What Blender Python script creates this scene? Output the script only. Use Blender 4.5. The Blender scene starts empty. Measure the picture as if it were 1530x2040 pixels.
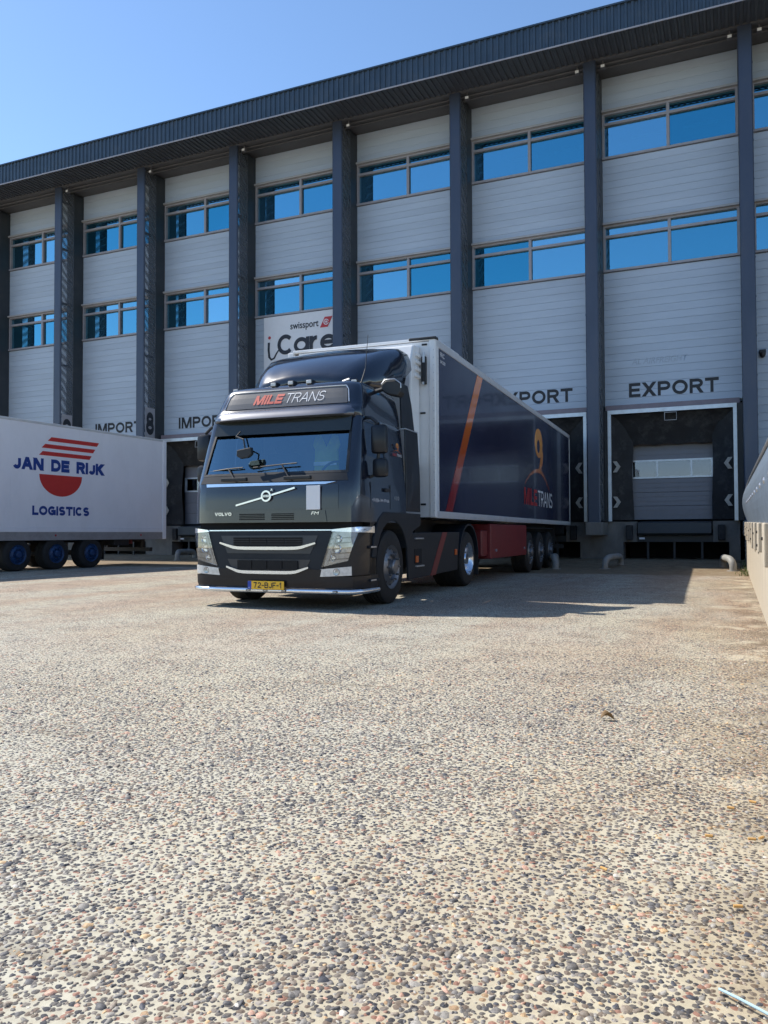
import bpy, bmesh, math, random
import numpy as np
from mathutils import Vector, Matrix, Quaternion

random.seed(7)
RNG = np.random.default_rng(11)
S = bpy.context.scene
COL = S.collection
R = math.radians

# ---------------------------------------------------------------- camera
YAW, PITCH, ROLL, CAM_H = R(23.7022), R(1.5577), R(0.2082), 0.9445
cam_data = bpy.data.cameras.new('camera')
cam_data.sensor_fit = 'HORIZONTAL'
cam_data.sensor_width = 36.0
cam_data.lens = 36.0 * 1585.0 / 1530.0
cam_data.clip_start = 0.05
cam_data.clip_end = 3000.0
cam = bpy.data.objects.new('camera', cam_data)
COL.objects.link(cam)
_r = Vector((math.cos(YAW), math.sin(YAW), 0))
_f = Vector((-math.sin(YAW) * math.cos(PITCH), math.cos(YAW) * math.cos(PITCH), math.sin(PITCH)))
_u = _r.cross(_f)
_rr = _r * math.cos(ROLL) - _u * math.sin(ROLL)
_uu = _r * math.sin(ROLL) + _u * math.cos(ROLL)
_m = Matrix((_rr, _uu, -_f)).transposed().to_4x4()
_m.translation = Vector((0, 0, CAM_H))
cam.matrix_world = _m
S.camera = cam

# ---------------------------------------------------------------- sky, sun, exposure
SUN_DIR = Vector((3.61, -0.36, -4.0)).normalized()       # the way the light travels
world = bpy.data.worlds.new('World')
S.world = world
world.use_nodes = True
wn = world.node_tree.nodes
wl = world.node_tree.links
bg = wn['Background']
sky = wn.new('ShaderNodeTexSky')
sky.sky_type = 'NISHITA'
sky.sun_disc = False
sky.sun_elevation = math.asin(-SUN_DIR.z)
sky.sun_rotation = math.atan2(-SUN_DIR.x, -SUN_DIR.y)
sky.altitude = 0.0
sky.air_density = 1.0
sky.dust_density = 0.15
sky.ozone_density = 2.6
hsv = wn.new('ShaderNodeHueSaturation')
hsv.inputs['Saturation'].default_value = 1.07
wl.new(sky.outputs['Color'], hsv.inputs['Color'])
wl.new(hsv.outputs['Color'], bg.inputs['Color'])
bg.inputs['Strength'].default_value = 0.14
sun_data = bpy.data.lights.new('sun', 'SUN')
sun_data.energy = 4.4
sun_data.angle = R(0.53)
sun_data.color = (1.0, 0.93, 0.83)
sun = bpy.data.objects.new('sun', sun_data)
sun.rotation_euler = SUN_DIR.to_track_quat('-Z', 'Y').to_euler()
sun.location = (-30, 5, 40)
COL.objects.link(sun)
S.view_settings.view_transform = 'Standard'
S.view_settings.look = 'None'
S.view_settings.gamma = 1.0
S.view_settings.use_curve_mapping = False
S.view_settings.exposure = 0.52
S.cycles.max_bounces = 6
S.cycles.diffuse_bounces = 3
S.cycles.glossy_bounces = 4
S.cycles.transmission_bounces = 4
S.cycles.transparent_max_bounces = 10
S.cycles.caustics_reflective = False
S.cycles.caustics_refractive = False
S.cycles.use_adaptive_sampling = True
S.cycles.adaptive_threshold = 0.02

# ---------------------------------------------------------------- object helpers
def tag(o, label=None, cat=None, group=None, kind=None):
    if label: o['label'] = label
    if cat: o['category'] = cat
    if group: o['group'] = group
    if kind: o['kind'] = kind
    return o

def empty(name, loc=(0, 0, 0), rz=0.0):
    o = bpy.data.objects.new(name, None)
    o.empty_display_size = 0.3
    o.location = loc
    o.rotation_euler = (0, 0, rz)
    COL.objects.link(o)
    return o

def place(name, mesh, parent=None, loc=(0, 0, 0), rot=(0, 0, 0), scale=(1, 1, 1)):
    o = bpy.data.objects.new(name, mesh)
    o.location = loc
    o.rotation_euler = rot
    o.scale = scale
    o.parent = parent
    COL.objects.link(o)
    return o

class MB:
    """collects geometry for ONE mesh"""
    def __init__(s):
        s.v, s.f = [], []
    def add(s, vs, fs):
        b = len(s.v)
        s.v += [tuple(p) for p in vs]
        s.f += [tuple(i + b for i in f) for f in fs]
        return s
    def box(s, x0, x1, y0, y1, z0, z1):
        return s.add([(x0, y0, z0), (x1, y0, z0), (x1, y1, z0), (x0, y1, z0), (x0, y0, z1), (x1, y0, z1), (x1, y1, z1), (x0, y1, z1)],
                     [(0, 3, 2, 1), (4, 5, 6, 7), (0, 1, 5, 4), (1, 2, 6, 5), (2, 3, 7, 6), (3, 0, 4, 7)])
    def cbox(s, x0, x1, y0, y1, z0, z1, c=0.02):
        """box with chamfered edges"""
        bm = bmesh.new()
        bmesh.ops.create_cube(bm, size=1.0)
        for v in bm.verts:
            v.co = Vector(((x0 + x1) / 2 + v.co.x * (x1 - x0), (y0 + y1) / 2 + v.co.y * (y1 - y0), (z0 + z1) / 2 + v.co.z * (z1 - z0)))
        bmesh.ops.bevel(bm, geom=bm.edges[:], offset=c, segments=2, profile=0.5, affect='EDGES')
        bm.verts.index_update()
        s.add([v.co[:] for v in bm.verts], [[v.index for v in f.verts] for f in bm.faces])
        bm.free()
        return s
    def tube(s, pts, r, n=10, caps=True):
        pts = [Vector(p) for p in pts]
        rs = r if isinstance(r, (list, tuple)) else [r] * len(pts)
        rings = []
        prev = None
        for i, p in enumerate(pts):
            a = pts[max(i - 1, 0)]
            b = pts[min(i + 1, len(pts) - 1)]
            t = (b - a).normalized()
            if prev is None:
                ref = Vector((0, 0, 1)) if abs(t.z) < 0.9 else Vector((1, 0, 0))
                n1 = t.cross(ref).normalized()
            else:
                n1 = (prev - t * prev.dot(t)).normalized()
            prev = n1
            n2 = t.cross(n1)
            rings.append([p + (n1 * math.cos(k * 2 * math.pi / n) + n2 * math.sin(k * 2 * math.pi / n)) * rs[i] for k in range(n)])
        vs = [q for ring in rings for q in ring]
        fs = []
        for i in range(len(pts) - 1):
            for k in range(n):
                fs.append((i * n + k, i * n + (k + 1) % n, (i + 1) * n + (k + 1) % n, (i + 1) * n + k))
        if caps:
            fs.append(tuple(reversed(range(n))))
            fs.append(tuple(range((len(pts) - 1) * n, len(pts) * n)))
        return s.add(vs, fs)
    def lathe(s, prof, cx, cy, cz, axis='x', n=32):
        """prof: (offset along the axis, radius)"""
        vs = []
        for (a, rad) in prof:
            for k in range(n):
                t = 2 * math.pi * k / n
                if axis == 'x': vs.append((cx + a, cy + rad * math.cos(t), cz + rad * math.sin(t)))
                elif axis == 'y': vs.append((cx + rad * math.cos(t), cy + a, cz + rad * math.sin(t)))
                else: vs.append((cx + rad * math.cos(t), cy + rad * math.sin(t), cz + a))
        fs = []
        for i in range(len(prof) - 1):
            for k in range(n):
                fs.append((i * n + k, i * n + (k + 1) % n, (i + 1) * n + (k + 1) % n, (i + 1) * n + k))
        return s.add(vs, fs)
    def prism(s, poly, fn, d0, d1):
        """poly: 2D outline; fn(a, b, d) -> 3D; extruded from d0 to d1"""
        n = len(poly)
        vs = [fn(a, b, d0) for a, b in poly] + [fn(a, b, d1) for a, b in poly]
        fs = [tuple(range(n)), tuple(reversed(range(n, 2 * n)))]
        fs += [(i, i + n, (i + 1) % n + n, (i + 1) % n) for i in range(n)]
        return s.add(vs, fs)
    def ribbon(s, outer, inner, fn, d0, d1):
        """band between two polylines with thickness"""
        n = len(outer)
        vs = [fn(a, b, d0) for a, b in outer] + [fn(a, b, d0) for a, b in inner] + [fn(a, b, d1) for a, b in outer] + [fn(a, b, d1) for a, b in inner]
        fs = []
        for i in range(n - 1):
            fs += [(i, i + 1, n + i + 1, n + i), (2 * n + i, 3 * n + i, 3 * n + i + 1, 2 * n + i + 1),
                   (i, 2 * n + i, 2 * n + i + 1, i + 1), (n + i, n + i + 1, 3 * n + i + 1, 3 * n + i)]
        fs += [(0, n, 3 * n, 2 * n), (n - 1, 3 * n - 1, 4 * n - 1, 2 * n - 1)]
        return s.add(vs, fs)
    def grid(s, fn, us, vs_):
        vs = [fn(u, v) for v in vs_ for u in us]
        n = len(us)
        return s.add(vs, [(j * n + i, j * n + i + 1, (j + 1) * n + i + 1, (j + 1) * n + i) for j in range(len(vs_) - 1) for i in range(n - 1)])
    def mesh(s, name, mat, smooth=False, angle=None, fix=True):
        me = bpy.data.meshes.new(name)
        me.from_pydata(s.v, [], s.f)
        if fix:
            bm = bmesh.new()
            bm.from_mesh(me)
            bmesh.ops.remove_doubles(bm, verts=bm.verts[:], dist=1e-5)
            bmesh.ops.recalc_face_normals(bm, faces=bm.faces[:])
            if smooth:
                lim = R(angle or 35)
                for f in bm.faces: f.smooth = True
                for e in bm.edges:
                    if len(e.link_faces) == 2 and e.calc_face_angle(0) > lim: e.smooth = False
            bm.to_mesh(me)
            bm.free()
        me.materials.append(M[mat] if isinstance(mat, str) else mat)
        me.update()
        return me
    def build(s, name, mat, parent=None, smooth=False, angle=None, loc=(0, 0, 0), rot=(0, 0, 0), bevel=0, fix=True):
        o = place(name, s.mesh(name, mat, smooth, angle, fix), parent, loc, rot)
        if bevel:
            b = o.modifiers.new('bevel', 'BEVEL')
            b.width = bevel
            b.segments = 2
            b.limit_method = 'ANGLE'
            b.angle_limit = R(40)
        return o

def text(body, size, mat, parent, org, U, V, name='lettering', bold=0.0, shear=0.0, sx=1.0, align='LEFT', space=1.0, depth=0.002, fit=None):
    cu = bpy.data.curves.new('t', 'FONT')
    cu.body = body
    cu.size = size
    cu.offset = bold * size
    cu.shear = shear
    cu.align_x = align
    cu.space_character = space
    cu.resolution_u = 4
    o = bpy.data.objects.new('t', cu)
    COL.objects.link(o)
    dg = bpy.context.evaluated_depsgraph_get()
    me = bpy.data.meshes.new_from_object(o.evaluated_get(dg))
    bpy.data.objects.remove(o)
    bpy.data.curves.remove(cu)
    U, V, org = Vector(U), Vector(V), Vector(org)
    N = U.cross(V)
    if fit:                                              # stretch the outline to a given width and height, from its lower left corner
        xs = [v.co.x for v in me.vertices]
        ys = [v.co.y for v in me.vertices]
        kx, ky = fit[0] / (max(xs) - min(xs)), fit[1] / (max(ys) - min(ys))
        for v in me.vertices:
            v.co.x = (v.co.x - min(xs)) * kx
            v.co.y = (v.co.y - min(ys)) * ky
    for v in me.vertices:
        v.co = org + U * (v.co.x * sx) + V * v.co.y + N * depth
    me.materials.clear()
    me.materials.append(M[mat])
    me.name = name
    return place(name, me, parent)

def arc_pts(cx, cy, rx, ry, a0, a1, n=14):
    return [(cx + rx * math.cos(R(a0 + (a1 - a0) * i / n)), cy + ry * math.sin(R(a0 + (a1 - a0) * i / n))) for i in range(n + 1)]
# drawn grotesque capitals: width, then strokes in a unit box (two points: bar or diagonal; more: curve)
GLYPHS = {
 'A': (.86, [[(0, 0), (.5, 1)], [(1, 0), (.5, 1)], [(.22, .30), (.78, .30)]]),
 'B': (.72, [[(0, 0), (0, 1)], [(0, 1), (.5, 1)] + arc_pts(.55, .76, .38, .24, 90, -90) + [(0, .52)], [(0, .52), (.5, .52)] + arc_pts(.6, .26, .40, .26, 90, -90) + [(0, 0)]]),
 'C': (.80, [arc_pts(.5, .5, .5, .5, 42, 318, 24)]),
 'D': (.78, [[(0, 0), (0, 1)], [(0, 1), (.4, 1)] + arc_pts(.45, .5, .55, .5, 90, -90) + [(0, 0)]]),
 'E': (.64, [[(0, 0), (0, 1)], [(0, 1), (1, 1)], [(0, .5), (.9, .5)], [(0, 0), (1, 0)]]),
 'F': (.60, [[(0, 0), (0, 1)], [(0, 1), (1, 1)], [(0, .5), (.85, .5)]]),
 'G': (.84, [arc_pts(.5, .5, .5, .5, 42, 350, 26), [(.55, .46), (1, .46)], [(1, .05), (1, .46)]]),
 'I': (.0, [[(.5, 0), (.5, 1)]]),
 'J': (.52, [[(1, 1), (1, .32)] + arc_pts(.5, .32, .5, .32, 0, -160)]),
 'K': (.78, [[(0, 0), (0, 1)], [(.1, .40), (.95, 1)], [(1, 0), (.32, .58)]]),
 'L': (.58, [[(0, 0), (0, 1)], [(0, 0), (1, 0)]]),
 'M': (.98, [[(0, 0), (0, 1)], [(1, 0), (1, 1)], [(.5, 0), (.06, 1)], [(.5, 0), (.94, 1)]]),
 'N': (.80, [[(0, 0), (0, 1)], [(1, 0), (1, 1)], [(1, 0), (0, 1)]]),
 'O': (.90, [arc_pts(.5, .5, .5, .5, 0, 360, 32)]),
 'P': (.70, [[(0, 0), (0, 1)], [(0, 1), (.5, 1)] + arc_pts(.6, .73, .40, .27, 90, -90) + [(0, .46)]]),
 'R': (.74, [[(0, 0), (0, 1)], [(0, 1), (.5, 1)] + arc_pts(.58, .74, .40, .26, 90, -90) + [(0, .48)], [(1, 0), (.55, .48)]]),
 'S': (.70, [arc_pts(.5, .75, .45, .25, 25, 180, 12) + arc_pts(.5, .75, .45, .25, 190, 265, 6)[:-1] + arc_pts(.5, .25, .48, .25, 85, 0, 8) + arc_pts(.5, .25, .48, .25, -8, -155, 12)]),
 'T': (.74, [[(0, 1), (1, 1)], [(.5, 0), (.5, 1)]]),
 'V': (.84, [[(.5, 0), (0, 1)], [(.5, 0), (1, 1)]]),
 'X': (.80, [[(0, 0), (1, 1)], [(1, 0), (0, 1)]]),
 '0': (.66, [arc_pts(.5, .5, .5, .5, 0, 360, 28)]),
 '1': (.30, [[(.8, 0), (.8, 1)], [(.0, .72), (.8, .98)]]),
 '2': (.66, [arc_pts(.5, .70, .5, .30, 165, -25, 14) + [(.1, .12), (0, 0)], [(0, 0), (1, 0)]]),
 '7': (.64, [[(0, 1), (1, 1)], [(.30, 0), (.95, 1)]]),
 '8': (.68, [arc_pts(.5, .76, .42, .24, 0, 360, 24), arc_pts(.5, .26, .5, .26, 0, 360, 24)]),
 '9': (.68, [arc_pts(.5, .70, .5, .30, 0, 360, 24), arc_pts(.48, .5, .52, .5, 10, -125, 16)]),
 '-': (.36, [[(0, .45), (1, .45)]]),
 'a': (.74, [[p for p in arc_pts(.48, .36, .48, .36, 0, 360, 28)], [(1, 0), (1, .72)]]),
 'r': (.42, [[(0, 0), (0, .72)], arc_pts(.75, .28, .75, .44, 172, 85, 10)]),
 'e': (.76, [arc_pts(.5, .36, .5, .36, 8, 322, 24), [(.04, .38), (.96, .38)]]),
 ' ': (.40, []),
}
def letters(body, W, H, mat, parent, org, U, V, t=0.2, gap=0.14, shear=0.0, name='lettering', depth=0.003):
    """capitals drawn as strokes of even weight, each with a little depth of its own"""
    wid = [GLYPHS[ch][0] + t for ch in body]
    nat = sum(wid) + gap * (len(body) - 1)
    kx = W / (nat * H)
    U, V, org = Vector(U), Vector(V), Vector(org)
    N = U.cross(V)
    mb = MB()
    x0 = 0.0
    k = 0
    for ch, w in zip(body, wid):
        for st in GLYPHS[ch][1]:
            ww = w - t
            P = [(x0 + t / 2 + px * ww, t / 2 + py * (1 - t)) for px, py in st]
            k += 1
            dd = depth + 0.0003 * (k % 7)
            fn = lambda a_, b_, d_: org + U * ((a_ + shear * (b_ - .5)) * kx * H) + V * (b_ * H) + N * d_
            if len(P) == 2:
                (ax, ay), (bx, by) = P
                if abs(ax - bx) < 1e-6: poly = [(ax - t / 2, min(ay, by) - t / 2), (ax + t / 2, min(ay, by) - t / 2), (ax + t / 2, max(ay, by) + t / 2), (ax - t / 2, max(ay, by) + t / 2)]
                elif abs(ay - by) < 1e-6: poly = [(min(ax, bx) - t / 2, ay - t / 2), (max(ax, bx) + t / 2, ay - t / 2), (max(ax, bx) + t / 2, ay + t / 2), (min(ax, bx) - t / 2, ay + t / 2)]
                else:
                    if ay > by: ax, ay, bx, by = bx, by, ax, ay
                    ln = math.hypot(bx - ax, by - ay)
                    hw = t / 2 * ln / (by - ay) * 0.96
                    e0, e1 = (t / 2 if ay < t else 0), (t / 2 if by > 1 - t else 0)
                    sl = (bx - ax) / (by - ay) * 0.0
                    poly = [(ax - hw, ay - e0), (ax + hw, ay - e0), (bx + hw, by + e1), (bx - hw, by + e1)]
                mb.add([fn(p, q, dd) for p, q in poly], [(0, 1, 2, 3)])
            else:
                o_, i_ = thick(P, t)
                if P[0] == P[-1] or (abs(P[0][0] - P[-1][0]) < 1e-6 and abs(P[0][1] - P[-1][1]) < 1e-6):
                    q_, r_2 = thick([P[-2]] + P + [P[1]], t)
                    o_, i_ = q_[1:-1], r_2[1:-1]
                n_ = len(o_)
                mb.add([fn(p, q, dd) for p, q in o_] + [fn(p, q, dd) for p, q in i_], [(i, i + 1, n_ + i + 1, n_ + i) for i in range(n_ - 1)])
        x0 += w + gap
    return mb.build(name, mat, parent, fix=False)

def thick(pts, w):
    """left and right outline of a polyline of width w"""
    o_, i_ = [], []
    for k, (a, b) in enumerate(pts):
        p, q = pts[max(0, k - 1)], pts[min(len(pts) - 1, k + 1)]
        t = math.atan2(q[1] - p[1], q[0] - p[0])
        ww = w[k] if isinstance(w, (list, tuple)) else w
        o_.append((a - math.sin(t) * ww / 2, b + math.cos(t) * ww / 2))
        i_.append((a + math.sin(t) * ww / 2, b - math.cos(t) * ww / 2))
    return o_, i_

# ---------------------------------------------------------------- materials
M = {}
def mat(name, col, rough=0.5, metal=0.0, var=0.12, scale=6.0, bump=0.0, bscale=None, coat=0.0, spec=0.5, stretch=(1, 1, 1), rnd=0.0, rvar=0.0, emit=None, dirt=None, dirt_amt=0.5, dirt_scale=2.0):
    m = bpy.data.materials.new(name)
    m.use_nodes = True
    n, l = m.node_tree.nodes, m.node_tree.links
    b = n['Principled BSDF']
    tc = n.new('ShaderNodeTexCoord')
    mp = n.new('ShaderNodeMapping')
    mp.inputs['Scale'].default_value = stretch
    if rnd:                                              # each copy gets its own piece of the pattern
        o2 = n.new('ShaderNodeObjectInfo')
        sh_ = n.new('ShaderNodeVectorMath')
        sh_.operation = 'MULTIPLY_ADD'
        l.new(o2.outputs['Random'], sh_.inputs[0])
        sh_.inputs[1].default_value = (57.0, 31.0, 83.0)
        l.new(tc.outputs['Object'], sh_.inputs[2])
        l.new(sh_.outputs[0], mp.inputs['Vector'])
    else:
        l.new(tc.outputs['Object'], mp.inputs['Vector'])
    nz = n.new('ShaderNodeTexNoise')
    nz.inputs['Scale'].default_value = scale
    nz.inputs['Detail'].default_value = 6
    nz.inputs['Roughness'].default_value = 0.6
    l.new(mp.outputs['Vector'], nz.inputs['Vector'])
    mr = n.new('ShaderNodeMapRange')
    mr.inputs['From Min'].default_value = 0.25
    mr.inputs['From Max'].default_value = 0.75
    mr.inputs['To Min'].default_value = 1 - var
    mr.inputs['To Max'].default_value = 1 + var
    l.new(nz.outputs['Fac'], mr.inputs['Value'])
    fac = mr.outputs['Result']
    if rnd:
        oi = n.new('ShaderNodeObjectInfo')
        r2 = n.new('ShaderNodeMapRange')
        r2.inputs['To Min'].default_value = 1 - rnd
        r2.inputs['To Max'].default_value = 1 + rnd
        l.new(oi.outputs['Random'], r2.inputs['Value'])
        mu = n.new('ShaderNodeMath')
        mu.operation = 'MULTIPLY'
        l.new(fac, mu.inputs[0])
        l.new(r2.outputs['Result'], mu.inputs[1])
        fac = mu.outputs[0]
    vm = n.new('ShaderNodeVectorMath')
    vm.operation = 'SCALE'
    vm.inputs[0].default_value = col[:3]
    l.new(fac, vm.inputs['Scale'])
    colout = vm.outputs['Vector']
    if dirt:
        dz = n.new('ShaderNodeTexNoise')
        dz.inputs['Scale'].default_value = dirt_scale
        dz.inputs['Detail'].default_value = 8
        dz.inputs['Roughness'].default_value = 0.7
        l.new(mp.outputs['Vector'], dz.inputs['Vector'])
        dr = n.new('ShaderNodeMapRange')
        dr.inputs['From Min'].default_value = 0.5
        dr.inputs['From Max'].default_value = 0.72
        dr.inputs['To Max'].default_value = dirt_amt
        l.new(dz.outputs['Fac'], dr.inputs['Value'])
        mx = n.new('ShaderNodeMix')
        mx.data_type = 'RGBA'
        l.new(dr.outputs['Result'], mx.inputs['Factor'])
        l.new(colout, mx.inputs['A'])
        mx.inputs['B'].default_value = (*dirt[:3], 1)
        colout = mx.outputs['Result']
    l.new(colout, b.inputs['Base Color'])
    b.inputs['Roughness'].default_value = rough
    if rvar:
        rr = n.new('ShaderNodeMapRange')
        rr.inputs['From Min'].default_value = 0.3
        rr.inputs['From Max'].default_value = 0.7
        rr.inputs['To Min'].default_value = max(0.02, rough - rvar)
        rr.inputs['To Max'].default_value = min(1, rough + rvar)
        l.new(nz.outputs['Fac'], rr.inputs['Value'])
        l.new(rr.outputs['Result'], b.inputs['Roughness'])
    b.inputs['Metallic'].default_value = metal
    b.inputs['Specular IOR Level'].default_value = spec
    b.inputs['Coat Weight'].default_value = coat
    b.inputs['Coat Roughness'].default_value = 0.04
    if bump:
        bz = n.new('ShaderNodeTexNoise')
        bz.inputs['Scale'].default_value = bscale or scale * 4
        bz.inputs['Detail'].default_value = 5
        l.new(mp.outputs['Vector'], bz.inputs['Vector'])
        bp = n.new('ShaderNodeBump')
        bp.inputs['Strength'].default_value = bump
        bp.inputs['Distance'].default_value = 0.01
        l.new(bz.outputs['Fac'], bp.inputs['Height'])
        l.new(bp.outputs['Normal'], b.inputs['Normal'])
    if emit:
        b.inputs['Emission Color'].default_value = (*emit[0], 1)
        b.inputs['Emission Strength'].default_value = emit[1]
    M[name] = m
    return m

def glass(name, tint, gloss_col, gloss, rough=0.02, vary=0.0):
    """coated pane: part mirror, part see-through"""
    m = bpy.data.materials.new(name)
    m.use_nodes = True
    n, l = m.node_tree.nodes, m.node_tree.links
    n.remove(n['Principled BSDF'])
    out = n['Material Output']
    g = n.new('ShaderNodeBsdfGlossy')
    g.inputs['Color'].default_value = (*gloss_col, 1)
    g.inputs['Roughness'].default_value = rough
    if vary:
        oi = n.new('ShaderNodeObjectInfo')
        hs = n.new('ShaderNodeHueSaturation')
        hs.inputs['Color'].default_value = (*gloss_col, 1)
        for sock, lo, hi in (('Value', 1 - vary, 1 + vary), ('Saturation', 1 + vary, 1 - vary)):
            vr = n.new('ShaderNodeMapRange')
            vr.inputs['To Min'].default_value = lo
            vr.inputs['To Max'].default_value = hi
            l.new(oi.outputs['Random'], vr.inputs['Value'])
            l.new(vr.outputs['Result'], hs.inputs[sock])
        l.new(hs.outputs['Color'], g.inputs['Color'])
    t = n.new('ShaderNodeBsdfTransparent')
    t.inputs['Color'].default_value = (*tint, 1)
    lw = n.new('ShaderNodeLayerWeight')
    lw.inputs['Blend'].default_value = 0.35
    mr = n.new('ShaderNodeMapRange')
    mr.inputs['To Min'].default_value = gloss
    mr.inputs['To Max'].default_value = 1.0
    l.new(lw.outputs['Fresnel'], mr.inputs['Value'])
    tc = n.new('ShaderNodeTexCoord')
    nz = n.new('ShaderNodeTexNoise')
    nz.inputs['Scale'].default_value = 0.9
    l.new(tc.outputs['Object'], nz.inputs['Vector'])
    bp = n.new('ShaderNodeBump')
    bp.inputs['Strength'].default_value = 0.04
    bp.inputs['Distance'].default_value = 0.02
    l.new(nz.outputs['Fac'], bp.inputs['Height'])
    l.new(bp.outputs['Normal'], g.inputs['Normal'])
    mx = n.new('ShaderNodeMixShader')
    l.new(mr.outputs['Result'], mx.inputs['Fac'])
    l.new(t.outputs['BSDF'], mx.inputs[1])
    l.new(g.outputs['BSDF'], mx.inputs[2])
    l.new(mx.outputs['Shader'], out.inputs['Surface'])
    M[name] = m
    return m

def mesh_screen(name, col, cover):
    """fine wire netting, too fine to model: part of the light passes"""
    m = bpy.data.materials.new(name)
    m.use_nodes = True
    n, l = m.node_tree.nodes, m.node_tree.links
    b = n['Principled BSDF']
    out = n['Material Output']
    b.inputs['Base Color'].default_value = (*col, 1)
    b.inputs['Roughness'].default_value = 0.45
    b.inputs['Metallic'].default_value = 0.3
    tc = n.new('ShaderNodeTexCoord')
    mp = n.new('ShaderNodeMapping')
    mp.inputs['Rotation'].default_value = (R(38), 0, 0)
    l.new(tc.outputs['Object'], mp.inputs['Vector'])
    wv = n.new('ShaderNodeTexWave')
    wv.bands_direction = 'Z'
    wv.inputs['Scale'].default_value = 1.1
    wv.inputs['Distortion'].default_value = 3.5
    wv.inputs['Detail'].default_value = 2
    l.new(mp.outputs['Vector'], wv.inputs['Vector'])
    mr = n.new('ShaderNodeMapRange')
    mr.inputs['To Min'].default_value = cover - 0.16
    mr.inputs['To Max'].default_value = cover + 0.16
    l.new(wv.outputs['Fac'], mr.inputs['Value'])
    t = n.new('ShaderNodeBsdfTransparent')
    mx = n.new('ShaderNodeMixShader')
    l.new(mr.outputs['Result'], mx.inputs['Fac'])
    l.new(t.outputs['BSDF'], mx.inputs[1])
    l.new(b.outputs['BSDF'], mx.inputs[2])
    l.new(mx.outputs['Shader'], out.inputs['Surface'])
    M[name] = m
    return m

# building
mat('cladding', (0.45, 0.53, 0.63), 0.45, var=0.07, scale=1.4, stretch=(0.35, 1, 2.2), rnd=0.035, bump=0.05, bscale=30, dirt=(0.37, 0.44, 0.53), dirt_amt=0.3, dirt_scale=0.8)
mat('backing', (0.22, 0.25, 0.29), 0.8)
mat('roof_blue', (0.045, 0.072, 0.105), 0.42, metal=0.25, var=0.15, scale=1.5, dirt=(0.10, 0.11, 0.12), dirt_amt=0.4)
mat('soffit_inner', (0.10, 0.10, 0.105), 0.6, var=0.15, scale=1.0)
mat('soffit_rib', (0.055, 0.062, 0.075), 0.55, var=0.12, scale=2.0)
mat('steel_blue', (0.050, 0.066, 0.105), 0.38, metal=0.2, var=0.14, scale=2.0, stretch=(1, 1, .3), dirt=(0.09, 0.085, 0.08), dirt_amt=0.35)
mat('steel_dark', (0.030, 0.037, 0.045), 0.5, var=0.15, scale=2.0, dirt=(0.06, 0.055, 0.05), dirt_amt=0.4)
mesh_screen('netting', (0.13, 0.145, 0.17), 0.5)
mat('window_frame', (0.34, 0.33, 0.355), 0.45, var=0.1)
mat('lintel', (0.42, 0.42, 0.43), 0.45, var=0.1)
mat('rubber', (0.014, 0.014, 0.016), 0.72, var=0.45, scale=3.0, bump=0.6, bscale=4, dirt=(0.075, 0.073, 0.07), dirt_amt=0.7, dirt_scale=2.4)
mat('aluminium', (0.62, 0.68, 0.74), 0.35, metal=0.35, var=0.1, dirt=(0.35, 0.36, 0.38), dirt_amt=0.4)
mat('door_grey', (0.20, 0.205, 0.235), 0.45, var=0.08, scale=2.0, rnd=0.03, dirt=(0.11, 0.11, 0.125), dirt_amt=0.45)
mat('mauve', (0.20, 0.17, 0.20), 0.5)
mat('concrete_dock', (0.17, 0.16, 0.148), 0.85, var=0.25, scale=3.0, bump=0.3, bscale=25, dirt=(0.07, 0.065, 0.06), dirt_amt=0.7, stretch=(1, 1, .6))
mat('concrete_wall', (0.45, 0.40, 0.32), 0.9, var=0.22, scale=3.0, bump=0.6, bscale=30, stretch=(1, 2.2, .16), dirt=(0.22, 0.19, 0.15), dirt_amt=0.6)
mat('black_letter', (0.016, 0.019, 0.026), 0.55, var=0.2)
mat('ghost_letter', (0.37, 0.44, 0.53), 0.5, var=0.2, scale=12)
mat('chevron', (0.42, 0.40, 0.36), 0.7, var=0.2, dirt=(0.2, 0.19, 0.18), dirt_amt=0.6)
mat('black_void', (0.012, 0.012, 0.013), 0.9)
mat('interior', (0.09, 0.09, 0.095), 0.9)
mat('blind', (0.50, 0.55, 0.58), 0.8)
glass('pane', (0.44, 0.54, 0.60), (0.25, 0.68, 0.88), 0.60, vary=0.20)
glass('door_pane', (0.75, 0.78, 0.82), (0.66, 0.68, 0.80), 0.12)
mat('sign_white', (0.78, 0.79, 0.82), 0.5, var=0.03)
mat('sign_navy', (0.018, 0.022, 0.035), 0.5)
mat('sign_red', (0.55, 0.035, 0.045), 0.5)
mat('lamp_body', (0.12, 0.12, 0.13), 0.5)
mat('lamp_glass', (0.85, 0.86, 0.88), 0.15)
mat('galvanised', (0.26, 0.33, 0.42), 0.48, metal=0.75, var=0.16, scale=5.0, bump=0.08, dirt=(0.16, 0.20, 0.26), dirt_amt=0.6, dirt_scale=3)
mat('pipe_paint', (0.27, 0.27, 0.255), 0.6, var=0.2, scale=7, bump=0.15, dirt=(0.22, 0.17, 0.11), dirt_amt=0.7, dirt_scale=5)
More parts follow.
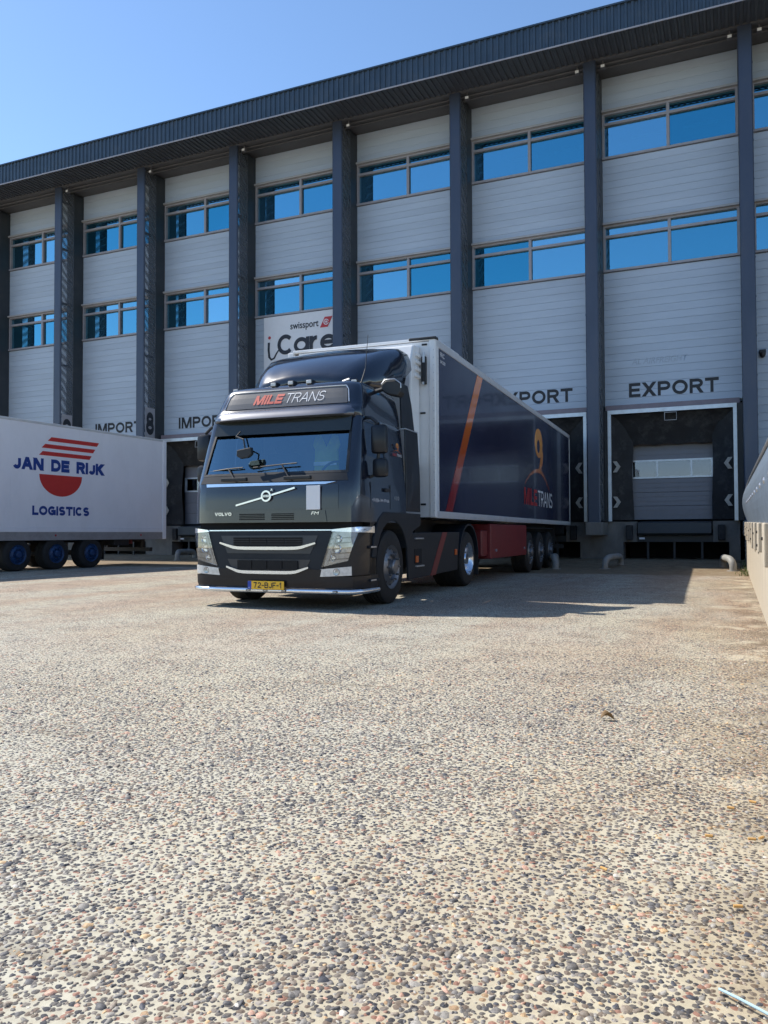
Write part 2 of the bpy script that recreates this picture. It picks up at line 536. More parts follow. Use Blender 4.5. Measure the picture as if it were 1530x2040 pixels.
# vehicles
mat('paint_navy', (0.008, 0.012, 0.024), 0.20, var=0.08, scale=2.0, coat=0.9, rvar=0.04, dirt=(0.022, 0.024, 0.03), dirt_amt=0.4, dirt_scale=4)
mat('paint_side', (0.007, 0.009, 0.015), 0.40, var=0.15, scale=2.0, coat=0.18, spec=0.35, rvar=0.06, dirt=(0.014, 0.014, 0.016), dirt_amt=0.5, dirt_scale=4)
mat('paint_visor_glint', (0.085, 0.092, 0.115), 0.32, metal=0.65, var=0.1, coat=1.0, spec=0.8)  # cab paint brightened for the lip: the sun glint is put into its colour
mat('grille_black', (0.030, 0.033, 0.040), 0.4, spec=0.6)
mat('plastic_black', (0.012, 0.014, 0.018), 0.5, var=0.15, scale=4, dirt=(0.04, 0.038, 0.036), dirt_amt=0.4)
mat('plastic_grey', (0.017, 0.022, 0.030), 0.55, spec=0.28, var=0.15, scale=4, dirt=(0.036, 0.036, 0.036), dirt_amt=0.4)
mat('chrome', (0.80, 0.83, 0.88), 0.16, metal=0.85, var=0.05)
mat('silver', (0.55, 0.57, 0.60), 0.3, metal=0.6, var=0.08)
glass('windscreen', (0.66, 0.78, 0.82), (0.55, 0.84, 0.98), 0.26)
glass('side_glass', (0.20, 0.23, 0.26), (0.65, 0.8, 1.0), 0.10)
glass('lamp_lens', (0.9, 0.92, 0.95), (1, 1, 1), 0.12)
mat('reflector', (0.42, 0.43, 0.44), 0.22, metal=0.6, var=0.45, scale=16)
mat('lens_white', (0.70, 0.70, 0.68), 0.15, var=0.2, scale=20, coat=0.6)
mat('amber', (0.75, 0.13, 0.015), 0.3, coat=0.5)
mat('tyre', (0.014, 0.014, 0.015), 0.75, var=0.25, scale=9, bump=0.15, dirt=(0.035, 0.032, 0.03), dirt_amt=0.6)
mat('rim_steel', (0.22, 0.23, 0.25), 0.4, metal=0.7, var=0.2, scale=9, dirt=(0.10, 0.085, 0.07), dirt_amt=0.6)
mat('rim_chrome', (0.75, 0.78, 0.84), 0.18, metal=0.9, var=0.1)
mat('rim_blue', (0.005, 0.040, 0.13), 0.5, var=0.25, scale=9, dirt=(0.012, 0.02, 0.045), dirt_amt=0.6, dirt_scale=6)
mat('plate_yellow', (0.85, 0.50, 0.03), 0.4, var=0.03)
mat('plate_blue', (0.02, 0.06, 0.42), 0.4)
mat('white_paint', (0.74, 0.75, 0.76), 0.35, var=0.04, coat=0.3)
mat('trailer_white', (0.80, 0.79, 0.83), 0.38, var=0.05, scale=1.3, coat=0.25, dirt=(0.69, 0.68, 0.71), dirt_amt=0.35, stretch=(1, 1, .5))
mat('trailer_frame', (0.60, 0.61, 0.63), 0.4, metal=0.2, var=0.08, dirt=(0.40, 0.39, 0.37), dirt_amt=0.4)
mat('trailer_navy', (0.014, 0.016, 0.048), 0.20, var=0.14, scale=0.7, coat=0.22, spec=0.35, bump=0.03, bscale=0.9, rvar=0.05, dirt=(0.03, 0.032, 0.055), dirt_amt=0.3, dirt_scale=1.2)
mat('logo_red', (0.42, 0.022, 0.022), 0.4)
mat('logo_orange', (0.72, 0.24, 0.02), 0.4)
mat('logo_white', (0.78, 0.78, 0.80), 0.4)
mat('sign_grey', (0.10, 0.098, 0.098), 0.34, coat=0.5, var=0.1)
mat('sign_text_red', (0.62, 0.10, 0.07), 0.45)
mat('red_box', (0.20, 0.022, 0.026), 0.45, var=0.12, dirt=(0.10, 0.02, 0.022), dirt_amt=0.5)
mat('jr_red', (0.52, 0.035, 0.03), 0.45, var=0.05)
mat('jr_blue', (0.012, 0.045, 0.24), 0.45, var=0.05)
mat('skirt_grey', (0.30, 0.28, 0.28), 0.5, var=0.12, dirt=(0.18, 0.16, 0.15), dirt_amt=0.5)
mat('chassis', (0.016, 0.016, 0.018), 0.6, var=0.25, scale=5)
mat('seat_cloth', (0.05, 0.05, 0.055), 0.9)
mat('cab_trim', (0.19, 0.20, 0.20), 0.8)
mat('hi_vis', (0.62, 0.74, 0.07), 0.8, var=0.15)
mat('paper', (0.70, 0.74, 0.76), 0.7)
mat('tint_band', (0.016, 0.020, 0.016), 0.22, coat=0.3)
# small things
mat('butt_tan', (0.62, 0.36, 0.12), 0.8, var=0.2, scale=60)
mat('butt_ash', (0.30, 0.26, 0.22), 0.9, var=0.3, scale=80)
mat('dry_leaf', (0.24, 0.15, 0.07), 0.8, var=0.3, scale=40)
mat('weed_green', (0.10, 0.13, 0.04), 0.8, var=0.3, scale=20)
mat('plastic_blue', (0.42, 0.58, 0.66), 0.35)

def stripe_material(name, z0, z1, lo, hi):
    """printed stripe that runs from red below to orange above"""
    m = mat(name, lo, 0.14, coat=0.5)
    n, l = m.node_tree.nodes, m.node_tree.links
    b = n['Principled BSDF']
    tc = n.new('ShaderNodeTexCoord')
    sp = n.new('ShaderNodeSeparateXYZ')
    l.new(tc.outputs['Object'], sp.inputs[0])
    mr = n.new('ShaderNodeMapRange')
    mr.inputs['From Min'].default_value = z0
    mr.inputs['From Max'].default_value = z1
    l.new(sp.outputs['Z'], mr.inputs['Value'])
    mx = n.new('ShaderNodeMix')
    mx.data_type = 'RGBA'
    l.new(mr.outputs['Result'], mx.inputs['Factor'])
    mx.inputs['A'].default_value = (*lo, 1)
    mx.inputs['B'].default_value = (*hi, 1)
    l.new(mx.outputs['Result'], b.inputs['Base Color'])
stripe_material('print_stripe', 1.7, 4.0, (0.30, 0.020, 0.022), (0.80, 0.24, 0.02))
stripe_material('logo_print', 2.0, 3.2, (0.42, 0.035, 0.022), (0.90, 0.36, 0.02))
stripe_material('logo_print_small', 2.03, 2.2, (0.45, 0.04, 0.022), (0.80, 0.30, 0.02))

# ================================================================ GROUND
def ground_z(y):
    return 0.0 if y < 21.5 else (0.13 if y > 24.5 else 0.13 * (y - 21.5) / 3.0)

def ground_material():
    m = bpy.data.materials.new('exposed_aggregate')
    m.use_nodes = True
    n, l = m.node_tree.nodes, m.node_tree.links
    b = n['Principled BSDF']
    b.inputs['Roughness'].default_value = 0.85
    b.inputs['Specular IOR Level'].default_value = 0.25
    tc = n.new('ShaderNodeTexCoord')
    def math_(op, a, c=None, clamp=False):
        k = n.new('ShaderNodeMath')
        k.operation = op
        k.use_clamp = clamp
        for i, q in enumerate((a, c)):
            if q is None: continue
            if isinstance(q, (int, float)): k.inputs[i].default_value = q
            else: l.new(q, k.inputs[i])
        return k.outputs[0]
    def noise(scale, detail=4, rough=0.55, vec=None, sc=None):
        z = n.new('ShaderNodeTexNoise')
        z.inputs['Scale'].default_value = scale
        z.inputs['Detail'].default_value = detail
        z.inputs['Roughness'].default_value = rough
        v = vec or tc.outputs['Object']
        if sc:
            mp = n.new('ShaderNodeMapping')
            mp.inputs['Scale'].default_value = sc
            l.new(v, mp.inputs['Vector'])
            v = mp.outputs['Vector']
        l.new(v, z.inputs['Vector'])
        return z.outputs['Fac']
    def rng(v, a, c, lo=0.0, hi=1.0, smooth=True):
        k = n.new('ShaderNodeMapRange')
        if smooth: k.interpolation_type = 'SMOOTHSTEP'
        for nm, q in (('From Min', a), ('From Max', c), ('To Min', lo), ('To Max', hi)):
            if isinstance(q, (int, float)): k.inputs[nm].default_value = q
            else: l.new(q, k.inputs[nm])
        l.new(v, k.inputs['Value'])
        return k.outputs['Result']
    def mix(f, a, c, mul=False):
        k = n.new('ShaderNodeMix')
        k.data_type = 'RGBA'
        if mul: k.blend_type = 'MULTIPLY'
        for nm, q in (('Factor', f), ('A', a), ('B', c)):
            if isinstance(q, (int, float)): k.inputs[nm].default_value = q
            elif isinstance(q, tuple): k.inputs[nm].default_value = (*q, 1)
            else: l.new(q, k.inputs[nm])
        return k.outputs['Result']
    # distorted coordinates make the stones angular
    dn = n.new('ShaderNodeTexNoise')
    dn.inputs['Scale'].default_value = 55
    dn.inputs['Detail'].default_value = 2
    l.new(tc.outputs['Object'], dn.inputs['Vector'])
    ds = n.new('ShaderNodeVectorMath')
    ds.operation = 'MULTIPLY_ADD'
    l.new(dn.outputs['Color'], ds.inputs[0])
    ds.inputs[1].default_value = (0.012, 0.012, 0)
    l.new(tc.outputs['Object'], ds.inputs[2])
    vo = n.new('ShaderNodeTexVoronoi')
    vo.voronoi_dimensions = '2D'
    vo.inputs['Scale'].default_value = 58
    l.new(ds.outputs[0], vo.inputs['Vector'])
    sx = n.new('ShaderNodeSeparateColor')
    l.new(vo.outputs['Color'], sx.inputs[0])
    big = noise(0.35, 4)
    mid = noise(2.2, 5)
    thr = rng(sx.outputs[0], 0.0, 1.0, 0.22, 0.58, False)
    thr = math_('ADD', thr, rng(mid, 0.3, 0.7, -0.07, 0.07))
    dist = math_('SUBTRACT', thr, vo.outputs['Distance'])
    stone = rng(dist, -0.02, 0.04)
    ramp = n.new('ShaderNodeValToRGB')
    l.new(sx.outputs[1], ramp.inputs['Fac'])
    cr = ramp.color_ramp
    cr.interpolation = 'CONSTANT'
    pal = [(0.0, (0.075, 0.078, 0.088)), (0.24, (0.145, 0.138, 0.13)), (0.50, (0.20, 0.165, 0.135)), (0.70, (0.25, 0.23, 0.205)), (0.82, (0.34, 0.20, 0.155)), (0.91, (0.42, 0.30, 0.19)), (0.96, (0.40, 0.38, 0.35))]
    while len(cr.elements) < len(pal): cr.elements.new(0.5)
    for e, (p, c) in zip(cr.elements, pal):
        e.position = p
        e.color = (*c, 1)
    cement = mix(rng(big, 0.35, 0.65), (0.565, 0.53, 0.405), (0.545, 0.53, 0.435))
    cement = mix(rng(noise(40, 3), 0.3, 0.7, 0.0, 0.25), cement, (0.40, 0.345, 0.26))
    col = mix(stone, cement, ramp.outputs['Color'])
    sp = n.new('ShaderNodeSeparateXYZ')
    l.new(tc.outputs['Object'], sp.inputs[0])
    X, Y = sp.outputs['X'], sp.outputs['Y']
    # coarse mottling where stones cluster
    col = mix(rng(noise(17.0, 3, 0.7), 0.40, 0.62), mix(1.0, col, (0.86, 0.85, 0.84), True), col)
    # worn pinkish lanes and grey patches
    lane = rng(noise(0.9, 4, 0.55, sc=(1.0, 0.16, 1)), 0.38, 0.62)
    lane = math_('MULTIPLY', lane, rng(Y, 3.0, 9.0, 0.05, 1.0))
    col = mix(lane, col, (0.91, 0.79, 0.75), True)
    stain = rng(noise(0.9, 4, 0.65, sc=(0.6, 1.4, 1)), 0.60, 0.72)
    col = mix(stain, col, (0.76, 0.73, 0.71), True)
    drip = rng(noise(3.1, 3, 0.6), 0.70, 0.74)
    col = mix(math_('MULTIPLY', drip, 0.5), col, (0.06, 0.055, 0.05))
    grime = math_('MULTIPLY', rng(X, -1.6, 0.2), rng(noise(1.1, 4, 0.6, sc=(1, .4, 1)), 0.3, 0.65))
    col = mix(grime, col, (0.78, 0.69, 0.61), True)
    tyre = rng(noise(1.0, 3, 0.5, sc=(0.35, 5.0, 1)), 0.63, 0.70)
    tyre = math_('MULTIPLY', tyre, rng(noise(0.5, 4, 0.6), 0.45, 0.6))
    col = mix(tyre, col, (0.66, 0.63, 0.61), True)
    # pale cement splashes and darker dirt along the retaining wall
    near_wall = rng(X, -0.75, 0.15)
    spl = rng(math_('ADD', noise(1.3, 5, 0.66, sc=(1.3, 1.1, 1)), math_('MULTIPLY', near_wall, 0.16)), 0.69, 0.73)
    spl = math_('MULTIPLY', spl, near_wall)
    col = mix(math_('MULTIPLY', spl, 0.42), col, (0.60, 0.55, 0.42))
    soil = math_('MULTIPLY', rng(noise(1.7, 4, 0.65), 0.42, 0.62), rng(X, -0.25, 0.26))
    col = mix(math_('MULTIPLY', soil, 0.55), col, (0.115, 0.085, 0.055))
    # soil strip in front of the docks
    strip = rng(math_('ADD', Y, rng(noise(0.8, 5), 0.2, 0.8, -0.5, 0.5)), 18.4, 18.9)
    soilc = mix(rng(noise(3.0, 3, 0.7), 0.35, 0.65), (0.15, 0.10, 0.055), (0.23, 0.175, 0.105))
    col = mix(math_('MULTIPLY', strip, 0.8), col, soilc)
    # faint dark joint lines between the cast slabs
    l.new(col, b.inputs['Base Color'])
    hgt = math_('MULTIPLY', stone, rng(dist, 0.0, 0.5))
    hgt = math_('ADD', hgt, math_('MULTIPLY', noise(160, 3), 0.25))
    bp = n.new('ShaderNodeBump')
    bp.inputs['Strength'].default_value = 0.7
    bp.inputs['Distance'].default_value = 0.004
    l.new(hgt, bp.inputs['Height'])
    l.new(bp.outputs['Normal'], b.inputs['Normal'])
    M['exposed_aggregate'] = m

def build_ground():
    ground_material()
    g = MB()
    xs = [-600, -100, -40, -20, -10, -5, 0, 5, 10, 20, 40, 100, 600]
    ys = [-600, -100, -20, 0, 5, 10, 15, 20, 21.5, 22.2, 23, 23.8, 24.5, 26, 30, 60, 200, 900]
    g.grid(lambda u, v: (u, v, ground_z(v)), xs, ys)
    o = g.build('ground', 'exposed_aggregate', fix=False)
    tag(o, 'exposed aggregate concrete yard with pebbles set in pale cement', 'ground', kind='structure')

def build_pebbles():
    m = bpy.data.materials.new('pebble_stone')
    m.use_nodes = True
    n, l = m.node_tree.nodes, m.node_tree.links
    b = n['Principled BSDF']
    b.inputs['Roughness'].default_value = 0.62
    b.inputs['Specular IOR Level'].default_value = 0.4
    at = n.new('ShaderNodeAttribute')
    at.attribute_name = 'stone_colour'
    tc = n.new('ShaderNodeTexCoord')
    nz = n.new('ShaderNodeTexNoise')
    nz.inputs['Scale'].default_value = 260
    nz.inputs['Detail'].default_value = 3
    l.new(tc.outputs['Object'], nz.inputs['Vector'])
    mr = n.new('ShaderNodeMapRange')
    mr.inputs['From Min'].default_value = 0.3
    mr.inputs['From Max'].default_value = 0.7
    mr.inputs['To Min'].default_value = 0.75
    mr.inputs['To Max'].default_value = 1.3
    l.new(nz.outputs['Fac'], mr.inputs['Value'])
    vm = n.new('ShaderNodeVectorMath')
    vm.operation = 'SCALE'
    l.new(at.outputs['Color'], vm.inputs[0])
    l.new(mr.outputs['Result'], vm.inputs['Scale'])
    l.new(vm.outputs['Vector'], b.inputs['Base Color'])
    cell = 0.0170
    # jittered lattice over the near yard, in front of where the photographer stands and to both sides
    gx, gy = np.meshgrid(np.arange(-6.4, 0.29, cell), np.arange(0.7, 6.6, cell))
    px = gx.ravel() + RNG.uniform(-.5, .5, gx.size) * cell
    py = gy.ravel() + RNG.uniform(-.5, .5, gx.size) * cell
    d = -px * math.sin(YAW) + py * math.cos(YAW)
    t = px * math.cos(YAW) + py * math.sin(YAW)
    keep = (d > 1.25) & (d < 6.4) & (np.abs(t) < 0.49 * d + 0.7) & (px < 0.285)
    prob = np.clip((6.4 - d) / 2.2, 0, 1)
    # patches of denser and thinner stone
    dens = 0.80 + 0.22 * np.sin(px * 2.1 + 1.3 * np.sin(py * 1.7)) * np.sin(py * 2.6 + 0.7)
    keep &= RNG.uniform(0, 1, px.size) < prob * dens * 0.98
    px, py = px[keep], py[keep]
    N = px.size
    K = 7
    size = np.clip(np.exp(RNG.normal(math.log(0.0060), 0.42, N)), 0.0026, 0.0155)
    asp = RNG.uniform(0.45, 0.95, N)
    rot = RNG.uniform(0, 2 * math.pi, N)
    hgt = size * RNG.uniform(0.14, 0.36, N)
    tilt = RNG.normal(0, 0.16, (N, 2))
    ang = np.arange(K) * 2 * math.pi / K
    jr = RNG.uniform(0.70, 1.25, (N, K))
    ja = ang[None, :] + RNG.uniform(-.25, .25, (N, K))
    ex = size[:, None] * jr * np.cos(ja)
    ey = size[:, None] * jr * np.sin(ja) * asp[:, None]
    cx, sx_ = np.cos(rot)[:, None], np.sin(rot)[:, None]
    rx, ry = ex * cx - ey * sx_, ex * sx_ + ey * cx
    V = np.zeros((N, 2 * K + 1, 3), np.float32)
    V[:, :K, 0], V[:, :K, 1], V[:, :K, 2] = rx, ry, -0.0012
    sh = RNG.uniform(0.62, 0.84, (N, 1))
    ux, uy = rx * sh, ry * sh
    V[:, K:2 * K, 0], V[:, K:2 * K, 1] = ux, uy
    V[:, K:2 * K, 2] = hgt[:, None] * RNG.uniform(0.6, 0.85, (N, K)) + ux * tilt[:, :1] + uy * tilt[:, 1:]
    off = RNG.uniform(-.25, .25, (N, 2)) * size[:, None]
    V[:, 2 * K, :2] = off
    V[:, 2 * K, 2] = hgt + (off * tilt).sum(1)
    V[:, :, 0] += px[:, None]
    V[:, :, 1] += py[:, None]
    F3, F4 = [], []
    for k in range(K):
        F4.append((k, (k + 1) % K, K + (k + 1) % K, K + k))
        F3.append((K + k, K + (k + 1) % K, 2 * K))
    base = (np.arange(N) * (2 * K + 1))[:, None]
    loops = []
    per = np.concatenate([np.array(F4).ravel(), np.array(F3).ravel()])
    loops = (base + per[None, :]).astype(np.int32).ravel()
    tot = np.tile(np.array([4] * K + [3] * K, np.int32), N)
    start = np.concatenate([[0], np.cumsum(tot)[:-1]]).astype(np.int32)
    me = bpy.data.meshes.new('pebbles')
    me.vertices.add(N * (2 * K + 1))
    me.vertices.foreach_set('co', V.ravel())
    me.loops.add(loops.size)
    me.loops.foreach_set('vertex_index', loops)
    me.polygons.add(tot.size)
    me.polygons.foreach_set('loop_start', start)
    me.polygons.foreach_set('loop_total', tot)
    pal = np.array([(0.055, 0.058, 0.070), (0.10, 0.098, 0.10), (0.155, 0.145, 0.135), (0.21, 0.175, 0.14), (0.25, 0.235, 0.21), (0.40, 0.245, 0.18), (0.46, 0.32, 0.18), (0.40, 0.375, 0.33)])
    pick = RNG.choice(len(pal), N, p=[.12, .14, .22, .19, .17, .07, .04, .05])
    cc = pal[pick] * RNG.uniform(0.85, 1.4, (N, 1))
    C4 = np.ones((N, 2 * K + 1, 4), np.float32)
    C4[:, :, :3] = cc[:, None, :]
    a = me.color_attributes.new('stone_colour', 'FLOAT_COLOR', 'POINT')
    a.data.foreach_set('color', C4.ravel())
    me.update(calc_edges=True)
    me.materials.append(m)
    o = place('pebbles', me)
    tag(o, 'grey, brown and pink pebbles standing proud of the cement in the foreground', 'pebbles', kind='stuff')
    print('pebbles', N, 'tris', N * 21)

build_ground()
build_pebbles()

# ================================================================ RETAINING WALL, PARAPET, RAMP
def wall_top(y):
    return 0.89 + 0.0125 * y

def build_retaining_wall():
    root = empty('retaining_wall', (0.30, 8.0, 0))
    tag(root, 'sunlit beige concrete retaining wall of the ramp along the right edge', 'wall')
    w = MB()
    ys = [-3, 0, 5, 10, 15, 20, 25.2]
    # battered face: slightly wider at its foot
    sec = lambda y: [(-0.0, -0.1), (0.0, wall_top(y)), (0.30, wall_top(y)), (0.30, -0.1)]
    vs, fs = [], []
    for y in ys:
        vs += [(a, y - 8, z) for a, z in sec(y)]
    for i in range(len(ys) - 1):
        for k in range(4):
            fs.append((i * 4 + k, i * 4 + (k + 1) % 4, (i + 1) * 4 + (k + 1) % 4, (i + 1) * 4 + k))
    fs += [(0, 1, 2, 3), tuple(len(vs) - 4 + k for k in (3, 2, 1, 0))]
    w.add(vs, fs).build('wall_body', 'concrete_wall', root)
    # coping blocks with open joints along the top edge
    y = 6.0
    i = 0
    while y < 24:
        ln = 0.55
        zt = wall_top(y + ln / 2) + 0.035
        b = MB().cbox(-0.055, 0.12, 0, ln, -0.36 - 0.04 * math.sin(i * 2.1), 0, 0.012)
        b.build('coping_block', 'concrete_wall', root, loc=(0, y - 8, zt), rot=(math.atan(0.0125), 0, 0))
        for k in (0.14,) if i % 2 else (0.10, 0.25):
            MB().lathe([(0, 0), (0, 0.016), (-0.014, 0.014), (-0.014, 0)], 0, 0, 0, 'x', 8).build('fixing_bolt', 'chassis', root, loc=(-0.056, y - 8 + ln * .5, zt - k))
        y += ln + 1.25
        i += 1
    r = MB()
    r.grid(lambda a, b_: (a, b_, wall_top(b_) - 0.12), [0.61, 6.0], [-3, 10, 20, 25.2])
    o = r.build('ramp', 'concrete_dock', fix=False)
    tag(o, 'concrete ramp surface behind the metal parapet', 'ramp', kind='structure')

def build_parapet():
    root = empty('metal_parapet', (0.325, 8.0, wall_top(8)))
    tag(root, 'blue grey galvanised sheet parapet with bolts on top of the retaining wall', 'parapet')
    z0 = wall_top(8)
    y = 4.0
    while y < 20.4:
        y1 = min(y + 2.4, 20.6)
        b = MB()
        nv = 9
        def pt(u, v):
            yy = y + (y1 - y) * u
            zb = wall_top(yy) + 0.03
            zt = 1.63 + 0.024 * yy + 0.05
            z = zb + (zt - zb) * v
            # bowed outwards below, curving back at the rail
            x = -0.05 * math.sin(math.pi * min(1, v * 1.15)) + 0.10 * max(0, v - 0.7) ** 1.5 * 3
            if yy > 19: x += -0.07 * (yy - 19) / 1.6 * math.sin(math.pi * v)
            return (x, yy - 8, z - z0)
        b.grid(pt, [i / 6 for i in range(7)], [i / nv for i in range(nv + 1)])
        o = b.build('sheet_panel', 'galvanised', root, smooth=True, angle=60, fix=False)
        md = o.modifiers.new('thickness', 'SOLIDIFY')
        md.thickness = 0.006
        for k in range(2):
            yy = y + (y1 - y) * (k + 0.5) / 2
            MB().lathe([(0, 0), (0, 0.032), (-0.012, 0.028), (-0.016, 0)], 0, 0, 0, 'x', 8).build('bolt', 'silver', root, loc=(-0.055, yy - 8, 1.30 + 0.0155 * yy - z0))
        y = y1 + 0.004
    b = MB()
    b.tube([(0.03, yy - 8, 1.68 + 0.024 * yy + 0.012 - z0) for yy in (4, 8, 12, 16, 19.5)] + [(0.0, 12.3, 1.68 + 0.024 * 20.3 - 0.08 - z0), (-0.05, 12.62, 1.68 + 0.024 * 20.3 - 0.25 - z0)], 0.022, 8)
    b.build('top_rail', 'silver', root, smooth=True)
    for yy in (4.2, 6.6, 9.0, 11.4, 13.8, 16.2, 18.6):
        MB().box(0.03, 0.09, -0.03, 0.03, 0, 0.95).build('post', 'galvanised', root, loc=(0.03, yy - 8, wall_top(yy) - z0))

build_retaining_wall()
build_parapet()

def build_weeds():
    rr = random.Random(5)
    mb = MB()
    for k in range(170):
        y = rr.uniform(18.6, 24.5)
        x = 0.29 - abs(rr.gauss(0, 0.10))
        h = rr.uniform(.03, .13)
        an, ln = rr.uniform(0, 6.28), rr.uniform(.01, .06)
        w = rr.uniform(.004, .009)
        z = ground_z(y) - .01
        ca, sa = math.cos(an), math.sin(an)
        mb.add([(x - sa * w, y + ca * w, z), (x + sa * w, y - ca * w, z), (x + ca * ln * .5 + sa * w * .7, y + sa * ln * .5 - ca * w * .7, z + h * .65), (x + ca * ln * .5 - sa * w * .7, y + sa * ln * .5 + ca * w * .7, z + h * .65), (x + ca * ln, y + sa * ln, z + h)], [(0, 1, 2, 3), (3, 2, 4)])
    o = mb.build('weeds', 'weed_green', fix=False)
    tag(o, 'small green weeds growing along the foot of the retaining wall', 'weeds', kind='stuff')
build_weeds()

# ================================================================ WAREHOUSE
BAY, X0, YF, YW = 4.35, 0.30, 24.6, 25.86
ROOT_B = Vector((-15.0, 25.86, 0.13))
def xl(n):
    return X0 - BAY * n
bld = empty('warehouse_building', ROOT_B)
tag(bld, 'three storey grey clad warehouse with blue steel columns and loading docks', 'building')
OFF = -ROOT_B

def part(mb, name, m, parent=bld, smooth=False, dx=0.0, bevel=0):
    loc = (OFF.x + dx, OFF.y, OFF.z) if parent is bld else (0, 0, 0)
    return mb.build(name, m, parent, smooth=smooth, loc=loc, bevel=bevel)
def again(name, mesh, dx, parent=bld, dz=0.0, sz=1.0):
    loc = (OFF.x + dx, OFF.y, OFF.z + dz) if parent is bld else (0, 0, 0)
    return place(name, mesh, parent, loc, scale=(1, 1, sz))

# ---- roof edge
XA, XB = -44.0, 20.0
def corrugated(fn, period=0.19, depth=0.035):
    vs, fs, i = [], [], 0
    x = XA
    prof = []
    while x < XB:
        prof += [(x, 0), (x + period * 0.45, 0), (x + period * 0.55, depth), (x + period * 0.90, depth)]
        x += period
    for (a, d) in prof:
        vs += [fn(a, d, 0), fn(a, d, 1)]
    for k in range(len(prof) - 1):
        fs.append((2 * k, 2 * k + 2, 2 * k + 3, 2 * k + 1))
    return MB().add(vs, fs)
part(corrugated(lambda a, d, t: (a, 23.47 - d, 15.44 + 0.78 * t)), 'fascia', 'roof_blue')
part(corrugated(lambda a, d, t: (a, 23.47 + 1.15 * t, 15.45 + 0.035 - d)), 'ribbed_soffit', 'soffit_rib')
part(MB().box(XA, XB, 23.40, 23.62, 16.22, 16.27), 'roof_cap', 'roof_blue')
part(MB().box(XA, XB, 23.405, 23.425, 15.405, 15.45), 'drip_edge', 'window_frame')
part(MB().box(XA, XB, 24.60, 24.72, 15.43, 15.56), 'soffit_beam', 'soffit_inner')
part(MB().box(XA, XB, 24.73, 26.2, 15.50, 15.56), 'inner_soffit', 'soffit_inner')
for yy in (24.95, 25.18):
    part(MB().tube([(XA, yy, 15.44), (XB, yy, 15.44)], 0.03, 8), 'conduit', 'soffit_inner', smooth=True)
part(MB().box(XA, XB, 23.65, 48, 15.9, 16.2), 'roof', 'roof_blue')
for (a, b) in ((XA, XA + 0.4), (XB - 0.4, XB)):
    part(MB().box(a, b, 25.9, 48, 0, 15.89), 'end_wall', 'cladding')
part(MB().box(XA + 0.4, XB - 0.4, 47.6, 48, 0, 15.89), 'rear_wall', 'cladding')
# ---- rooms behind the glass
sh = MB()
for z in (8.9, 12.55): sh.box(XA + .4, XB - .4, 26.3, 34, z, z + 0.2)
for z in (11.0, 14.75): sh.box(XA + .4, XB - .4, 26.3, 34, z, z + 0.1)
sh.box(XA + .4, XB - .4, 34, 34.2, 1.3, 15.4)
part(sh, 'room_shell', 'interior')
part(MB().box(XA + .4, XB - .4, 26.45, 34, 1.05, 1.25), 'warehouse_floor', 'concrete_dock')
# ---- backing walls between the window bands
for (z0, z1) in ((4.86, 9.215), (10.745, 12.845), (14.375, 15.5)):
    part(MB().box(XA, XB, 25.92, 26.2, z0, z1), 'backing_wall', 'backing')

# ---- cladding boards, one object per board
def board_mesh(h, w):
    c = 0.006
    prof = [(0.05, 0), (0.007, 0), (0.0, c), (0.0, h - 0.005 - c * 0.5), (0.004, h - 0.004), (0.05, h - 0.004)]
    return MB().prism(prof, lambda a, b, d: (d, 25.862 + a, b), 0, w).mesh('cladding_board', 'cladding')
W_BAY = BAY - 0.38
BH = 4.27 / 18
bm_low = board_mesh(BH, W_BAY)
bm_mid = board_mesh(2.085 / 9, W_BAY)
bm_top = board_mesh(1.09 / 4, W_BAY)
for n in range(-1, 7):
    x = xl(n + 1) + 0.38
    lo = -15 if n == -1 else 0
    for k in range(lo, 18): again('cladding_board', bm_low, x, dz=4.935 + k * BH)
    for k in range(9): again('cladding_board', bm_mid, x, dz=10.752 + k * 2.085 / 9)
    for k in range(4): again('cladding_board', bm_top, x, dz=14.40 + k * 1.09 / 4)
# plain continuation outside the picture
for (a, b) in ((xl(7) - 14, xl(7) - 0.02), (xl(-1) + .4, XB)):
    for (z0, z1) in ((4.93, 9.2), (10.75, 12.84), (14.4, 15.49)):
        part(MB().box(a, b, 25.862, 25.91, z0, z1), 'plain_cladding', 'cladding')
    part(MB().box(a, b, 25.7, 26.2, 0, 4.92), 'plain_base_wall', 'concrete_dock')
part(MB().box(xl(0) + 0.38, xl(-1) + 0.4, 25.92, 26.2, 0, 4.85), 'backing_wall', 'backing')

# ---- columns: front post, open netting web, rear post, concrete corbel
post = MB()
post.prism([(-.19, .03), (-.16, 0), (.16, 0), (.19, .03), (.19, .075), (.17, .09), (-.17, .09), (-.19, .075)], lambda a, b, d: (a, YF + b, d), 1.27, 15.44)
for z in np.arange(2.0, 15.2, 1.12):
    for sx in (-1, 1):
        post.box(sx * .19 - .012, sx * .19 + .012, YF + .05, YF + .08, z, z + .035)
post_me = post.mesh('column', 'steel_blue')
net_me = MB().box(.168, .180, YF + .092, 25.298, 1.32, 15.3).mesh('netting_panel', 'netting')
rear = MB().prism([(-.19, 0.02), (-.17, 0), (.17, 0), (.19, .02), (.19, .555), (-.19, .555)], lambda a, b, d: (a, 25.30 + b, d), 1.30, 15.42)
for z in np.arange(1.6, 15.2, 1.12):
    rear.box(.186, .20, 25.33, 25.36, z, z + .03)
rear_me = rear.mesh('rear_post', 'steel_dark')
strut_me = MB().box(-.045, .045, YF + .0915, 25.2995, 0, 0.08).mesh('cross_strut', 'steel_dark')
corb_me = MB().cbox(-.24, .26, 24.50, 25.70, 0.87, 1.268, 0.02).mesh('concrete_corbel', 'concrete_dock')
cols = {}
